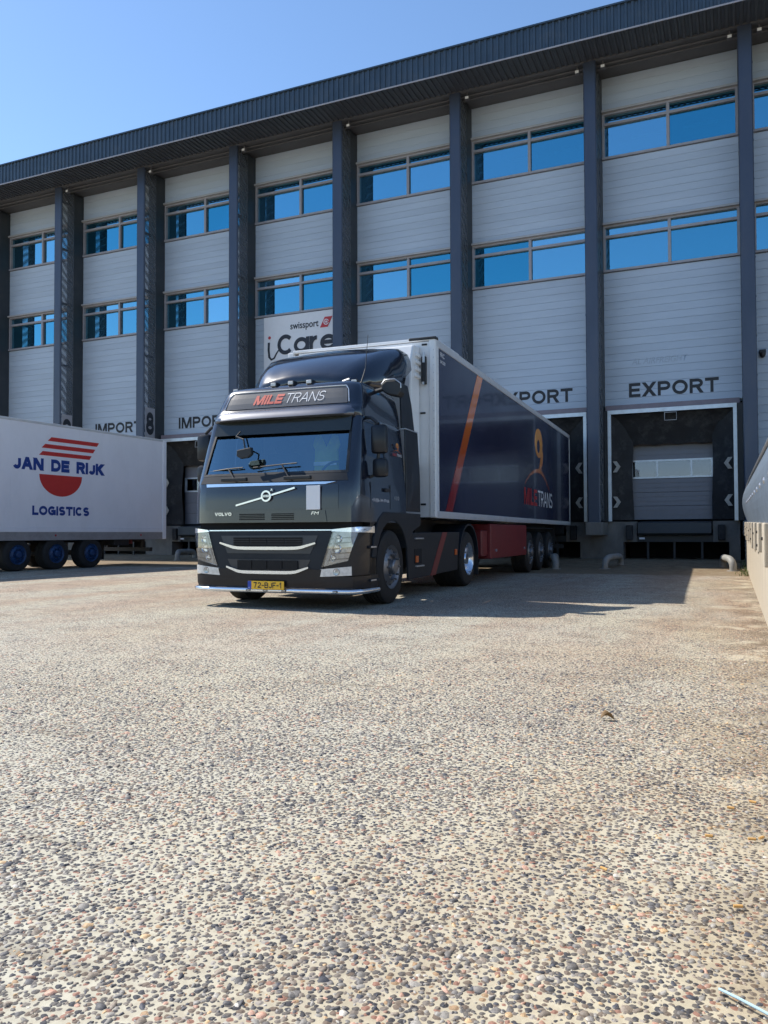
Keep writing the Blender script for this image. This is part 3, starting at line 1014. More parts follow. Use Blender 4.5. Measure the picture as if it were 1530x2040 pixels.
for n in range(-1, 9):
    c = again('column', post_me, xl(n) + 0.19)
    cols[n] = c
    for nm, me in (('netting_panel', net_me), ('rear_post', rear_me), ('concrete_corbel', corb_me)):
        again(nm, me, 0, parent=c)
    for z in (2.9, 5.0, 8.0, 10.6, 12.9, 14.9): place('cross_strut', strut_me, c, (0, 0, z))
# bay numbers painted on panels at the side of two columns
for n, s in ((5, '8'), (6, '9'), (4, '7')):
    plate = MB().box(.182, .190, 24.72, 25.285, 4.72, 5.95)
    o = plate.build('number_plate', 'window_frame', cols[n])
    letters(s, 0.46, 0.90, 'black_letter', cols[n], (.190, 24.77, 4.88), (0, 1, 0), (0, 0, 1), t=.25, name='number')

# ---- windows: two bands, each window a frame with four panes
def window_meshes(z0):
    h = 1.51
    w = W_BAY
    f = MB()
    f.box(0, w, 25.80, 25.98, z0, z0 + 0.07)
    f.box(0, w, 25.84, 25.98, z0 + h - 0.07, z0 + h)
    f.box(0, 0.07, 25.842, 25.978, z0 + 0.07, z0 + h - 0.07)
    f.box(w - 0.07, w, 25.842, 25.978, z0 + 0.07, z0 + h - 0.07)
    f.box(w / 2 - 0.045, w / 2 + 0.045, 25.85, 25.976, z0 + 0.07, z0 + h - 0.07)
    zt = z0 + 1.10
    f.box(0.07, w / 2 - 0.045, 25.855, 25.974, zt, zt + 0.085)
    f.box(w / 2 + 0.045, w - 0.07, 25.855, 25.974, zt, zt + 0.085)
    fm = f.mesh('window', 'window_frame')
    lt = MB().box(-0.02, w - 0.005, 25.74, 25.858, z0 + h - 0.005, z0 + h + 0.06).mesh('lintel_flashing', 'lintel')
    panes = []
    for (a, b) in ((0.072, w / 2 - 0.047), (w / 2 + 0.047, w - 0.072)):
        for (c, d) in ((z0 + 0.072, zt - 0.002), (zt + 0.087, z0 + h - 0.072)):
            panes.append(MB().box(a, b, 25.945, 25.955, c, d).mesh('pane', 'pane'))
    return fm, lt, panes
WIN = [window_meshes(9.222), window_meshes(12.852)]
bl = MB()
for k in range(20):
    x = 0.10 + k * 0.092
    bl.add([(x, 26.10, 9.32), (x + .075, 26.135, 9.32), (x + .075, 26.135, 10.55), (x, 26.10, 10.55)], [(0, 1, 2, 3)])
HALF = {(0, 1): (0, 1), (0, 2): (0, 1), (0, 4): (1,), (0, 6): (0,), (1, 5): (1,), (1, 3): (0,)}
blind_me = bl.mesh('vertical_blind', 'blind', fix=False)
for n in range(-2, 9):
    x = xl(n + 1) + 0.38
    for b, (fm, lt, panes) in enumerate(WIN):
        w = again('window', fm, x)
        again('lintel_flashing', lt, 0, parent=w)
        for p in panes: again('pane', p, 0, parent=w)
        if (b, n) in HALF:
            halves = HALF[(b, n)]
            for hf in halves:
                o = place('vertical_blind', blind_me, w, (hf * 1.98, 0, 3.63 * b))
                o['kind'] = 'stuff'
        if b == 1 and n in (0, 1):                      # ceiling lamps seen through the glass
            for q in (0.6, 2.3):
                place('ceiling_lamp', MB().box(q, q + 1.1, 28.4, 28.52, 14.64, 14.70).mesh('ceiling_lamp', 'lamp_glass'), w)

# ---- loading docks (modelled in the bay of the open EXPORT dock, copied to the others)
sh = MB()
sh.box(-3.56, -3.46, 25.53, 25.62, 1.30, 4.64)
sh.box(0.04, 0.14, 25.53, 25.62, 1.30, 4.64)
sh.box(-3.56, 0.14, 25.52, 25.62, 4.64, 4.76)
shelter_me = sh.mesh('dock_shelter', 'aluminium')
header_me = MB().box(-3.62, 0.22, 25.60, 25.86, 4.765, 4.925).mesh('header_flashing', 'mauve')
jamb_me = MB().box(-3.665, -3.565, 25.60, 25.9, 1.30, 4.764).mesh('jamb_panel', 'steel_dark')
jamb2_me = MB().box(0.145, 0.295, 25.60, 25.9, 1.30, 4.764).mesh('jamb_panel', 'steel_dark')
def curtain(x0, x1, seed):
    rr = random.Random(seed)
    def pt(u, v):
        x = x0 + (x1 - x0) * u
        y = 25.625 + 0.40 * u ** 0.8 + 0.03 * math.sin(v * 9 + seed) * u + rr.uniform(-.008, .008)
        return (x + 0.02 * math.sin(v * 7 + seed * 2) * u, y, 1.34 + 3.3 * v)
    return MB().grid(pt, [i / 6 for i in range(7)], [i / 24 for i in range(25)]).mesh('side_curtain', 'rubber', smooth=True, angle=80)
curL, curR = curtain(-3.46, -2.86, 1), curtain(0.04, -0.56, 2)
def top_pt(u, v):
    x = -3.46 + 3.5 * u
    sag = 0.05 * math.sin(u * math.pi * 5) * (1 - v) + 0.05 * math.sin(u * 23) * (1 - v)
    return (x, 25.63 + 0.45 * (1 - v) ** 0.7 + sag * 0.6, 3.70 + 0.02 * math.sin(u * 31) + 0.93 * v)
top_me = MB().grid(top_pt, [i / 30 for i in range(31)], [i / 8 for i in range(9)]).mesh('top_curtain', 'rubber', smooth=True, angle=80)
def chevron(xc, zc, s):
    P = [(-.11, .17), (.01, .17), (.12, 0), (.01, -.17), (-.11, -.17), (.0, 0)]
    return MB().prism([(xc + s * a, zc + b) for a, b in P], lambda a, b, d: (a, d, b), 25.575, 25.585).mesh('chevron_mark', 'chevron')
chev = [chevron(-3.31, 3.0, 1), chevron(-3.31, 1.90, 1), chevron(-0.11, 3.0, -1), chevron(-0.11, 1.90, -1)]
brk = MB().tube([(-1.87, 25.53, 4.60), (-1.87, 25.50, 4.36), (-1.53, 25.50, 4.36), (-1.53, 25.53, 4.60), (-1.87, 25.53, 4.60)], 0.012, 6).mesh('signal_bracket', 'lintel')
# sectional door
panel_me = {}
def door_row(z0, z1):
    m = MB()
    nrib = 3
    for k in range(nrib):
        a = z0 + (z1 - z0) * k / nrib
        b = z0 + (z1 - z0) * (k + 1) / nrib - 0.012
        m.box(-2.98, -0.52, 26.33, 26.37, a, b)
    m.box(-2.98, -0.52, 26.345, 26.375, z0, z1 - 0.012)
    return m.mesh('door_panel', 'door_grey')
rows = [door_row(1.36, 1.79), door_row(1.79, 2.22), door_row(2.22, 2.65), door_row(3.24, 3.70), door_row(3.70, 4.16), door_row(4.16, 4.62)]
fr = MB()
for (a, b, c, d) in ((-2.98, -0.52, 2.652, 2.71), (-2.98, -0.52, 3.185, 3.238), (-2.98, -2.90, 2.71, 3.185), (-.60, -.52, 2.71, 3.185), (-2.19, -2.14, 2.71, 3.185), (-1.19, -1.14, 2.71, 3.185)):
    fr.box(a, b, 26.31, 26.36, c, d)
doorframe_me = fr.mesh('dock_door', 'aluminium')
dpanes = [MB().box(a, b, 26.33, 26.34, 2.712, 3.183).mesh('door_pane', 'door_pane') for a, b in ((-2.9, -2.19), (-2.14, -1.19), (-1.14, -.6))]
# concrete base of a bay
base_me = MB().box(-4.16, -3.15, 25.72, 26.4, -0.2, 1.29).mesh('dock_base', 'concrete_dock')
piers = [MB().box(*q).mesh('pier', 'concrete_dock') for q in ((-0.12, 0.185, 25.72, 26.4, -0.2, 1.29), (-3.149, -2.74, 25.722, 26.4, 0.66, 1.288), (-0.56, -0.121, 25.722, 26.4, 0.66, 1.288))]
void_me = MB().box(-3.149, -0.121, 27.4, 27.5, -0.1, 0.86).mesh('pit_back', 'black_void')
sill = MB().box(-2.735, -0.565, 25.80, 26.4, 0.66, 0.86).mesh('pit_beam', 'steel_dark')
lev = MB().prism([(25.55, 0.88), (25.50, 0.93), (25.52, 1.24), (26.3, 1.30), (26.3, 1.22), (25.60, 1.17)], lambda a, b, d: (d, a, b), -2.69, -0.60).mesh('leveller_plate', 'steel_dark')
posts = [MB().box(x, x + .06, 25.85, 25.93, 0.0, 0.655).mesh('pit_post', 'steel_dark') for x in (-2.46, -1.69, -.90)]
tagp = MB().box(-2.66, -2.50, 25.63, 25.64, 0.74, 0.80).mesh('capacity_label', 'sign_white')
bump = [MB().cbox(x, x + .2, 25.60, 25.721, 0.72, 1.18, .02).mesh('rubber_bumper', 'rubber') for x in (-3.05, -.42)]
for n in range(0, 7):
    dx = -BAY * n
    s = again('dock_shelter', shelter_me, dx)
    for nm, me in (('header_flashing', header_me), ('jamb_panel', jamb_me), ('jamb_panel', jamb2_me), ('side_curtain', curL), ('side_curtain', curR), ('top_curtain', top_me), ('signal_bracket', brk)):
        again(nm, me, 0, parent=s)
    for c in chev: again('chevron_mark', c, 0, parent=s)
    d = again('dock_door', doorframe_me, dx)
    for r_ in rows: again('door_panel', r_, 0, parent=d)
    for p in dpanes: again('door_pane', p, 0, parent=d)
    b = again('dock_base', base_me, dx)
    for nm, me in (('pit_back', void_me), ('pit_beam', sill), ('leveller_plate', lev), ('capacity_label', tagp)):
        again(nm, me, 0, parent=b)
    for p in piers: again('pier', p, 0, parent=b)
    for p in posts: again('pit_post', p, 0, parent=b)
    for p in bump: again('rubber_bumper', p, 0, parent=b)
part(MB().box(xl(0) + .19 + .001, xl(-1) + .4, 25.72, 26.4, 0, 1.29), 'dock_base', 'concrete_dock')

# ---- lettering over the docks
for n, s in ((0, 'EXPORT'), (1, 'EXPORT'), (4, 'IMPORT'), (5, 'IMPORT')):
    o = letters(s, 2.60 if s == 'EXPORT' else 2.45, 0.44, 'black_letter', bld, (-2.94 - BAY * n, 25.858, 5.185), (1, 0, 0), (0, 0, 1), t=.215, gap=.13)
    o.location = OFF
o = text('AL AIRFREIGHT', 1, 'ghost_letter', bld, (-2.85, 25.859, 6.20), (1, 0, 0), (0, 0, 1), name='faded_lettering', bold=0.012, fit=(1.65, 0.20), shear=0.25)
o.location = OFF
o['label'] = 'faint outline of removed lettering'

# ---- banner
bn = empty('banner_sign', (-14.6, 25.80, 6.2))
tag(bn, 'white iCare banner with red tail logo below the window above the truck', 'banner')
def bnp(x, z, d=0): return (x + 14.6, -0.01 - d, z - 6.2)
MB().box(-16.31 + 14.6, -12.80 + 14.6, 0, 0.03, 0, 2.99).build('board', 'sign_white', bn)
text('swissport', 1, 'sign_navy', bn, bnp(-15.14, 8.54), (1, 0, 0), (0, 0, 1), bold=0.012, fit=(1.20, 0.33))
MB().prism([(-13.88, 8.56), (-13.56, 8.56), (-13.36, 8.94), (-13.68, 8.94)], lambda a, b, d: bnp(a, b, d), 0.0, 0.004).build('tail_logo', 'sign_red', bn)
lg = MB()
lg.ribbon([(-13.62 + .11 * math.cos(t), 8.75 + .11 * math.sin(t)) for t in np.linspace(.3, 6.0, 18)], [(-13.62 + .08 * math.cos(t), 8.75 + .08 * math.sin(t)) for t in np.linspace(.3, 6.0, 18)], lambda a, b, d: bnp(a, b, d), 0.004, 0.007)
lg.prism([(-13.635, 8.69), (-13.605, 8.69), (-13.605, 8.81), (-13.635, 8.81)], lambda a, b, d: bnp(a, b, d), 0.004, 0.007)
lg.prism([(-13.68, 8.735), (-13.56, 8.735), (-13.56, 8.765), (-13.68, 8.765)], lambda a, b, d: bnp(a, b, d), 0.008, 0.010)
lg.build('logo_mark', 'sign_white', bn)
letters('Care', 2.50, 0.76, 'sign_navy', bn, bnp(-15.70, 7.70), (1, 0, 0), (0, 0, 1), t=.20, gap=.02)
pts = [(-16.08, 8.22), (-16.09, 7.95), (-16.06, 7.66), (-15.97, 7.56), (-15.85, 7.60), (-15.74, 7.78), (-15.60, 7.95)]
o_, i_ = thick(pts, [.09, .09, .09, .08, .07, .06, .05])
MB().ribbon(o_, i_, lambda a, b, d: bnp(a, b, d), 0.0, 0.004).build('lettering', 'sign_navy', bn)
MB().prism([(-16.05 + .06 * math.cos(t), 8.40 + .06 * math.sin(t)) for t in np.linspace(0, 6.1, 16)], lambda a, b, d: bnp(a, b, d), 0.0, 0.004).build('red_dot', 'sign_red', bn)

# ---- floodlights under the eaves
def floodlight(x, label):
    r_ = empty('floodlight', (x, 24.78, 15.40))
    tag(r_, label, 'floodlight', 'floodlights under the eaves')
    MB().box(-.02, .02, -.02, .02, -.10, .10).build('bracket', 'lamp_body', r_)
    h = MB().cbox(-.07, .07, -.08, .05, -.19, -.09, 0.015).build('lamp_head', 'lamp_body', r_)
    MB().box(-.055, .055, -.086, -.0805, -.18, -.10).build('lamp_lens', 'lamp_glass', h)
ORD = {6: 'second column from the left', 5: 'third column from the left', 4: 'column left of the white banner', 3: 'column right of the white banner', 2: 'column third from the right edge', 1: 'column between the two EXPORT bays'}
for n in range(1, 7):
    floodlight(xl(n) + 0.58, 'small floodlight under the eaves just right of the ' + ORD[n])
floodlight(xl(1) - 0.20, 'small floodlight under the eaves just left of the column between the two EXPORT bays')
floodlight(xl(0) - 0.20, 'small floodlight under the eaves just left of the rightmost full column')
floodlight(xl(0) + 0.58, 'small floodlight under the eaves right of the rightmost full column')

# ---- dome camera
dc = empty('security_camera', (0.86, 25.86, 6.2))
tag(dc, 'small black dome camera on the wall right of the rightmost full column', 'camera')
MB().cbox(-.09, .09, -.10, 0, .02, .12, .015).build('housing', 'plastic_black', dc)
MB().lathe([(0.02, 0.0), (0.02, .085), (-.04, .082), (-.09, .06), (-.115, .03), (-.12, 0)], 0, -.06, 0, 'z', 16).build('dome', 'plastic_black', dc, smooth=True)

# ---- wheel guides: steel pipes that turn down into the ground
def guide(name_x, y_end, flare, label):
    x = name_x
    r_ = empty('pipe_wheel_guide', (x, y_end, ground_z(y_end)))
    tag(r_, label, 'wheel guide', 'pipe wheel guides at the docks')
    z, L_, rc = 0.30, 1.05, 0.24
    pts = [(0, 0, -0.12), (0, 0, 0.02)]
    for t in np.linspace(0, 1, 7): pts.append((-flare * .5 * (1 - math.cos(t * math.pi / 2)), rc * (1 - math.cos(t * math.pi / 2)), z - rc + .04 + (rc - .04) * math.sin(t * math.pi / 2)))
    for t in np.linspace(0, 1, 7): pts.append((-flare * (.9 + .1 * math.sin(t * math.pi / 2)), L_ + rc * math.sin(t * math.pi / 2), z - (rc - .04) * (1 - math.cos(t * math.pi / 2))))
    pts.append((-flare, L_ + rc, -0.12))
    MB().tube(pts, 0.085, 14).build('pipe', 'pipe_paint', r_, smooth=True)
    MB().lathe([(0, .085), (0, .15), (.012, .145), (.012, .085)], 0, 0, 0, 'z', 14).build('base_collar', 'pipe_paint', r_)
GL = {(0, 1): 'sunlit pale pipe wheel guide beside the retaining wall', (0, -1): 'shaded pipe wheel guide below the column between the two EXPORT docks', (1, 1): 'shaded pipe wheel guide just behind the rear wheels of the dark trailer',
      (4, 1): 'pale pipe wheel guide between the white trailer and the truck'}
for (n, s), lab in GL.items():
    xc = (xl(n) + xl(n + 1) + 0.38) / 2
    if (n, s) == (0, 1): guide(-0.02, 21.2, 0.24, lab)
    else: guide(-4.3 if n == 1 else xc + s * 1.42, {(0, -1): 21.5, (1, 1): 21.0}.get((n, s), 22.4), s * 0.24, lab)

# ================================================================ VEHICLES
TY = 0.0316
UX, UY, UZ = (1, 0, 0), (0, 1, 0), (0, 0, 1)

def wheel(parent, side, x, y, rad, width, rim_mat, style, name='wheel'):
    """side: +1 outer face towards +x; x is the outer face of the tyre"""
    s = side
    w = MB()
    rr = rad
    prof = [(-width * .5 + .0, rr * .58), (-width * .49, rr * .66), (-width * .5, rr * .80), (-width * .47, rr * .93), (-width * .42, rr * .985)]
    k = 5
    for i in range(k):
        a = -width * .40 + width * .80 * i / k
        b = a + width * .80 / k
        prof += [(a + .004, rr), (b - .010, rr), (b - .008, rr - .012), (b, rr - .012)]
    prof += [(width * .42, rr * .985), (width * .47, rr * .93), (width * .5, rr * .80), (width * .49, rr * .66), (width * .5, rr * .58), (width * .40, rr * .565)]
    cx = x - s * width / 2
    w.lathe(prof, cx, 0, 0, 'x', 44)
    o = w.build(name, 'tyre', parent, smooth=True, angle=28, loc=(0, y, rad))
    q = MB()
    f = lambda d, r_: (s * (width / 2 - d), r_)       # d: depth in from the outer face
    if style == 'front':
        pr = [f(.02, rr * .60), f(-.004, rr * .595), f(.012, rr * .55), f(.03, rr * .50), f(.02, rr * .44), f(.0, rr * .40), f(-.012, rr * .33), f(.02, rr * .29), f(.02, rr * .22), f(-.05, rr * .20), f(-.065, rr * .16), f(-.07, 0)]
    else:
        pr = [f(.02, rr * .60), f(-.004, rr * .595), f(.012, rr * .555), f(.05, rr * .52), f(.12, rr * .50), f(.16, rr * .46), f(.165, rr * .34), f(.15, rr * .26), f(.06, rr * .24), f(.03, rr * .20), f(.03, 0)]
    q.lathe(pr, cx, 0, 0, 'x', 40)
    rb = rr * .355 if style == 'front' else rr * .37
    db = -.012 if style == 'front' else .15
    for i in range(10):
        t = i * 2 * math.pi / 10
        q.lathe([(s * (width / 2 - db), .0), (s * (width / 2 - db), .016), (s * (width / 2 - db + .045), .013), (s * (width / 2 - db + .05), 0)], cx, rb * math.cos(t), rb * math.sin(t), 'x', 6)
    q.build('rim', rim_mat, o, smooth=True, angle=30)
    hand = MB()
    for i in range(10):
        t = (i + .5) * 2 * math.pi / 10
        dd = .028 if style == 'front' else .13
        hand.lathe([(s * (width / 2 - dd) + s * .004, 0), (s * (width / 2 - dd) + s * .004, rr * .04)], cx, rr * .468 * math.cos(t), rr * .468 * math.sin(t), 'x', 8)
    hand.build('hand_holes', 'black_void', o)['kind'] = 'stuff'
    return o

def company_logo(parent, x, yc, z0, s, big, pm):
    """keyhole shaped loop standing on a hill line with the company name below; on a side that faces +x"""
    fn = lambda a, b, d: (x + d, yc + a * s, z0 + b * s)
    # loop
    cy_, cz_, ry, rz = 0.08, 1.10, .50, .37
    t = np.linspace(-math.pi * .5 - .9, math.pi * 1.22, 30)
    outer = [(cy_ + ry * math.cos(a), cz_ + rz * math.sin(a)) for a in t[::-1]]
    inner = [(cy_ + ry * .40 * math.cos(a) - .03, cz_ - .08 + rz * .46 * math.sin(a)) for a in t[::-1]]
    MB().ribbon(outer, inner, fn, 0.0, 0.003).build('logo_loop', pm, parent)
    # path running down from the loop
    pts = [(0.52, .98), (.54, .86), (.46, .70), (.33, .54), (.16, .40)]
    o_, i_ = thick(pts, [.05, .24, .28, .22, .14])
    MB().ribbon(o_, i_, fn, 0.0, 0.0035).build('logo_path', pm, parent)
    # hill line
    t = np.linspace(0, 1, 20)
    L_ = [(-1.6 + 1.75 * a, -.02 + .42 * math.sin(a * math.pi / 2) ** 0.8) for a in t]
    R_ = [(.15 + 1.42 * a, .40 - .44 * a ** 1.7) for a in t]
    o_, i_ = thick(L_, list(np.linspace(.02, .10, 20)))
    MB().ribbon(o_, i_, fn, 0.0, 0.003).build('hill_line', pm, parent)
    o_, i_ = thick(R_, list(np.linspace(.11, .02, 20)))
    MB().ribbon(o_, i_, fn, 0.0, 0.003).build('hill_line', pm, parent)
    letters('MILE', 1.52 * s, .40 * s, 'logo_red', parent, fn(-1.72, -.50, 0), UY, UZ, t=.20, gap=.16)
    letters('TRANS', 2.02 * s, .40 * s, 'logo_white', parent, fn(-.08, -.50, 0), UY, UZ, t=.12, gap=.12)

# ---------------------------------------------------------------- tractor unit
TR = Vector((-5.39, 8.65, 0))
trk = empty('truck', TR, TY)
tag(trk, 'dark navy truck cab with roof deflector parked in the middle of the yard', 'truck')

ZL = [0.24, 0.30, 0.50, 0.75, 1.00, 1.25, 1.45, 1.60, 1.72, 1.93, 2.10, 2.25, 2.38, 2.44]
YFR = [.05, .01, -.01, -.02, -.01, -.005, 0.0, .02, .07, .155, .225, .29, .345, .37]
HWR = [1.19, 1.20, 1.20, 1.20, 1.20, 1.20, 1.20, 1.19, 1.18, 1.165, 1.15, 1.135, 1.12, 1.11]
def surf(s, z, off=0.0, yr=0.45):
    """cab skin: s in -1..1 runs across the front, beyond that back along the sides (metres)"""
    yf = float(np.interp(z, ZL, YFR))
    hw = float(np.interp(z, ZL, HWR))
    D = yr - yf
    def raw(q):
        a = abs(q)
        sg = 1 if q >= 0 else -1
        if a <= 1: return Vector((q * hw, yr - D * max(0.0, 1 - a ** 6) ** (1 / 6), z))
        return Vector((sg * hw, yr + (a - 1), z))
    p = raw(s)
    if off:
        a, b = raw(s - .004), raw(s + .004)
        t = (b - a).normalized()
        p = p + Vector((t.y, -t.x, 0)) * off
    return p
def patch(name, m, q, off=.006, nu=14, nv=5, parent=trk, thick_=0.015, smooth=True, bevel=0):
    """q: ((sBL,zBL),(sBR,zBR),(sTR,zTR),(sTL,zTL)) panel that follows the cab skin"""
    (a, az), (b, bz), (c, cz), (d, dz) = q
    def pos(u, v, o):
        s = (a * (1 - u) + b * u) * (1 - v) + (d * (1 - u) + c * u) * v
        z = (az * (1 - u) + bz * u) * (1 - v) + (dz * (1 - u) + cz * u) * v
        return surf(s, z, o)
    mb = MB()
    us, vs = [i / nu for i in range(nu + 1)], [j / nv for j in range(nv + 1)]
    mb.grid(lambda u, v: pos(u, v, off), us, vs)
    if thick_:
        per = [(u, 0) for u in us] + [(1, v) for v in vs[1:]] + [(u, 1) for u in us[::-1][1:]] + [(0, v) for v in vs[::-1][1:-1]]
        fr_ = [pos(u, v, off) for u, v in per]
        bk = [pos(u, v, off - thick_) for u, v in per]
        k = len(per)
        mb.add(fr_ + bk, [(i, (i + 1) % k, k + (i + 1) % k, k + i) for i in range(k)])
    return mb.build(name, m, parent, smooth=smooth, angle=40, bevel=bevel)

# --- cab shell with openings for the glass
UF = sorted({round(v, 4) for v in [-1, -.998, -.99, -.97, -.94, -.90, -.88, -.75, -.5, -.25, 0, .25, .5, .75, .88, .90, .94, .97, .99, .998, 1]})
levels = [(z, float(np.interp(z, ZL, YFR)), float(np.interp(z, ZL, HWR)), 0.45) for z in (1.09, 1.25, 1.45, 1.60, 1.72, 1.93, 2.10, 2.25, 2.38, 2.44)]
levels += [(2.452, .345, 1.10, .55), (2.47, .33, 1.10, .56), (2.51, .325, 1.10, .58), (2.55, .335, 1.095, .60), (2.585, .365, 1.09, .64), (2.62, .40, 1.085, .66), (2.70, .43, 1.07, .70),
           (2.80, .475, 1.045, .74), (2.87, .51, 1.02, .78), (2.91, .54, .995, .82), (2.94, .585, .955, .86), (2.96, .66, .89, .92), (2.97, .76, .80, 1.0)]
SIDEY = [1.05, 1.15, 1.45, 1.76]
def loop(z, yf, hw, yr):
    D = yr - yf
    pts = [(u * hw, yr - D * max(0., 1 - abs(u) ** 6) ** (1 / 6), z) for u in UF]
    return [(-hw, y, z) for y in reversed(SIDEY)] + pts + [(hw, y, z) for y in SIDEY]
loops = [loop(*L_) for L_ in levels]
nL = len(loops[0])
cab = MB()
vs = [p for lp in loops for p in lp]
fs = []
iS, iF = len(SIDEY), len(UF)
for j in range(len(loops) - 1):
    zc = (levels[j][0] + levels[j + 1][0]) / 2
    for i in range(nL - 1):
        skip = False
        if 1.72 < zc < 2.44 and i >= iS and i < iS + iF - 1:
            um = (UF[i - iS] + UF[i - iS + 1]) / 2
            skip = abs(um) < .88
        if 1.93 < zc < 2.38 and (i == iS - 1 or i == iS + iF - 1): skip = True
        if not skip: fs.append((j * nL + i, j * nL + i + 1, (j + 1) * nL + i + 1, (j + 1) * nL + i))
    fs.append((j * nL + nL - 1, j * nL, (j + 1) * nL, (j + 1) * nL + nL - 1))
top = len(vs) - nL
fs.append(tuple(range(top, top + nL)))
cab.add(vs, fs)
cab.build('cab_shell', 'paint_navy', trk, smooth=True, angle=32)
# --- glass
patch('windscreen', 'windscreen', ((-.88, 1.72), (.88, 1.72), (.88, 2.44), (-.88, 2.44)), off=-.012, nu=20, nv=8, thick_=0)
seal = MB()
for (a, b, c, d) in ((-.895, .895, 1.705, 1.735), (-.895, .895, 2.415, 2.445)):
    seal.grid(lambda u, v: surf(u, v, .004), list(np.linspace(a, b, 24)), [c, d])
for (a, b) in ((-.895, -.865), (.865, .895)):
    seal.grid(lambda u, v: surf(u, v, .005), [a, b], list(np.linspace(1.735, 2.415, 8)))
seal.build('windscreen_seal', 'plastic_black', trk, fix=False)
patch('sun_visor', 'tint_band', ((-.885, 2.26), (.885, 2.25), (.90, 2.452), (-.90, 2.452)), off=.035, nu=20, nv=3, thick_=.006)
for s in (-1, 1):
    patch('side_window', 'side_glass', ((s * 1.0, 1.93), (s * 1.60, 1.93), (s * 1.60, 2.38), (s * 1.0, 2.38)), off=s * -.008 if s > 0 else .008, nu=4, nv=4, thick_=0)
    # door seam lines and handle
    for (y0, y1, z0, z1) in ((1.145, 1.155, 1.27, 1.6), (.47, .48, 1.27, 1.6)):
        MB().box(s * 1.200 - .004, s * 1.200 + .002, y0, y1, z0, z1).build('door_seam', 'black_void', trk)
    MB().cbox(s * 1.215 - .015, s * 1.215 + .015, .92, 1.10, 1.50, 1.545, .008).build('door_handle', 'plastic_black', trk)
# --- cab interior
itr = MB().box(-1.02, 1.02, 1.60, 1.64, 1.10, 2.60)
itr.box(-1.02, 1.02, .30, 1.60, 1.10, 1.14)
itr.build('cab_rear_trim', 'cab_trim', trk)
db = MB().prism([(.20, 1.30), (.16, 1.69), (.32, 1.72), (.52, 1.66), (.60, 1.45), (.55, 1.30)], lambda a, b, d: (d, a, b), -1.0, 1.0)
db.build('dashboard', 'cab_trim', trk)
MB().box(-.22, -.02, .24, .36, 1.735, 1.80).build('dashboard_paper', 'paper', trk)
MB().box(.16, .26, .26, .36, 1.735, 1.77).build('dashboard_paper', 'paper', trk)
for s in (-1, 1):
    st = MB().cbox(s * .58 - .26, s * .58 + .26, .95, 1.45, 1.30, 1.46, .05)
    st.cbox(s * .58 - .25, s * .58 + .25, 1.36, 1.50, 1.44, 2.12, .05)
    st.cbox(s * .58 - .13, s * .58 + .13, 1.38, 1.48, 2.13, 2.32, .04)
    st.build('seat', 'seat_cloth', trk)
sw = MB()
sw.tube([(.58 + .21 * math.cos(t), .72 + .07 * math.sin(t), 1.72 + .19 * math.sin(t)) for t in np.linspace(0, 2 * math.pi, 25)], .016, 8, caps=False)
sw.tube([(.37, .72, 1.72), (.79, .72, 1.72)], .02, 6)
sw.build('steering_wheel', 'plastic_black', trk, smooth=True)
# --- lit roof sign
def sign_pt(u, v, off):
    z = 2.625 + .235 * v
    lv = levels
    yf = float(np.interp(z, [q[0] for q in lv], [q[1] for q in lv]))
    hw = float(np.interp(z, [q[0] for q in lv], [q[2] for q in lv]))
    yr = float(np.interp(z, [q[0] for q in lv], [q[3] for q in lv]))
    D = yr - yf
    return Vector((u * hw, yr - D * max(0., 1 - abs(u) ** 6) ** (1 / 6) - off, z))
sg = MB()
sg.grid(lambda u, v: sign_pt(u * (.90 - .05 * (1 - v) * 0), v, .008), list(np.linspace(-.93, .93, 30)), [0, .33, .66, 1])
roof_sign = sg.build('roof_sign', 'sign_grey', trk, smooth=True, fix=False)
rim_ = MB()
edge = [sign_pt(u, 1.03, .010) for u in np.linspace(-.83, .83, 24)]
edge = [sign_pt(-.86, .05, .010), sign_pt(-.855, .8, .010)] + edge + [sign_pt(.855, .8, .010), sign_pt(.86, .05, .010)]
rim_.tube(edge, .008, 6)
rim_.build('sign_trim', 'silver', roof_sign, smooth=True)
def on_sign(txt, x0, w, m, bold, z0=2.675, h=.135):
    o = letters(txt, w, h, m, roof_sign, (0, 0, 0), UX, UZ, t=bold, gap=.10, shear=.28, depth=0)
    for v in o.data.vertices:
        x, z = v.co.x + x0, v.co.z + z0
        q = sign_pt(x / 1.07, (z - 2.625) / .235, .012)
        v.co = (x, q.y + v.co.y, z)
on_sign('MILE', -.47, .43, 'sign_text_red', .25)
on_sign('TRANS', .0, .58, 'logo_white', .09)
# --- visor lip under the sign
vl = MB()
sec = [(.06, 0), (-.02, -.012), (-.045, .012), (-.02, .062), (.035, .115), (.10, .155)]
rowsv = []
us = np.linspace(-.985, .985, 34)
def lip(u, k):
    o_, dz = sec[k]
    hw, yf, yr = 1.045, .30, .56
    D = yr - yf
    return (u * hw, yr - D * max(0., 1 - abs(u) ** 6) ** (1 / 6) + o_, 2.455 + dz)
vl.add([lip(u, k) for k in range(6) for u in us], [(k * 34 + i, k * 34 + i + 1, (k + 1) * 34 + i + 1, (k + 1) * 34 + i) for k in range(5) for i in range(33)])
vl.build('visor_lip', 'paint_visor_glint', trk, smooth=True, angle=70)
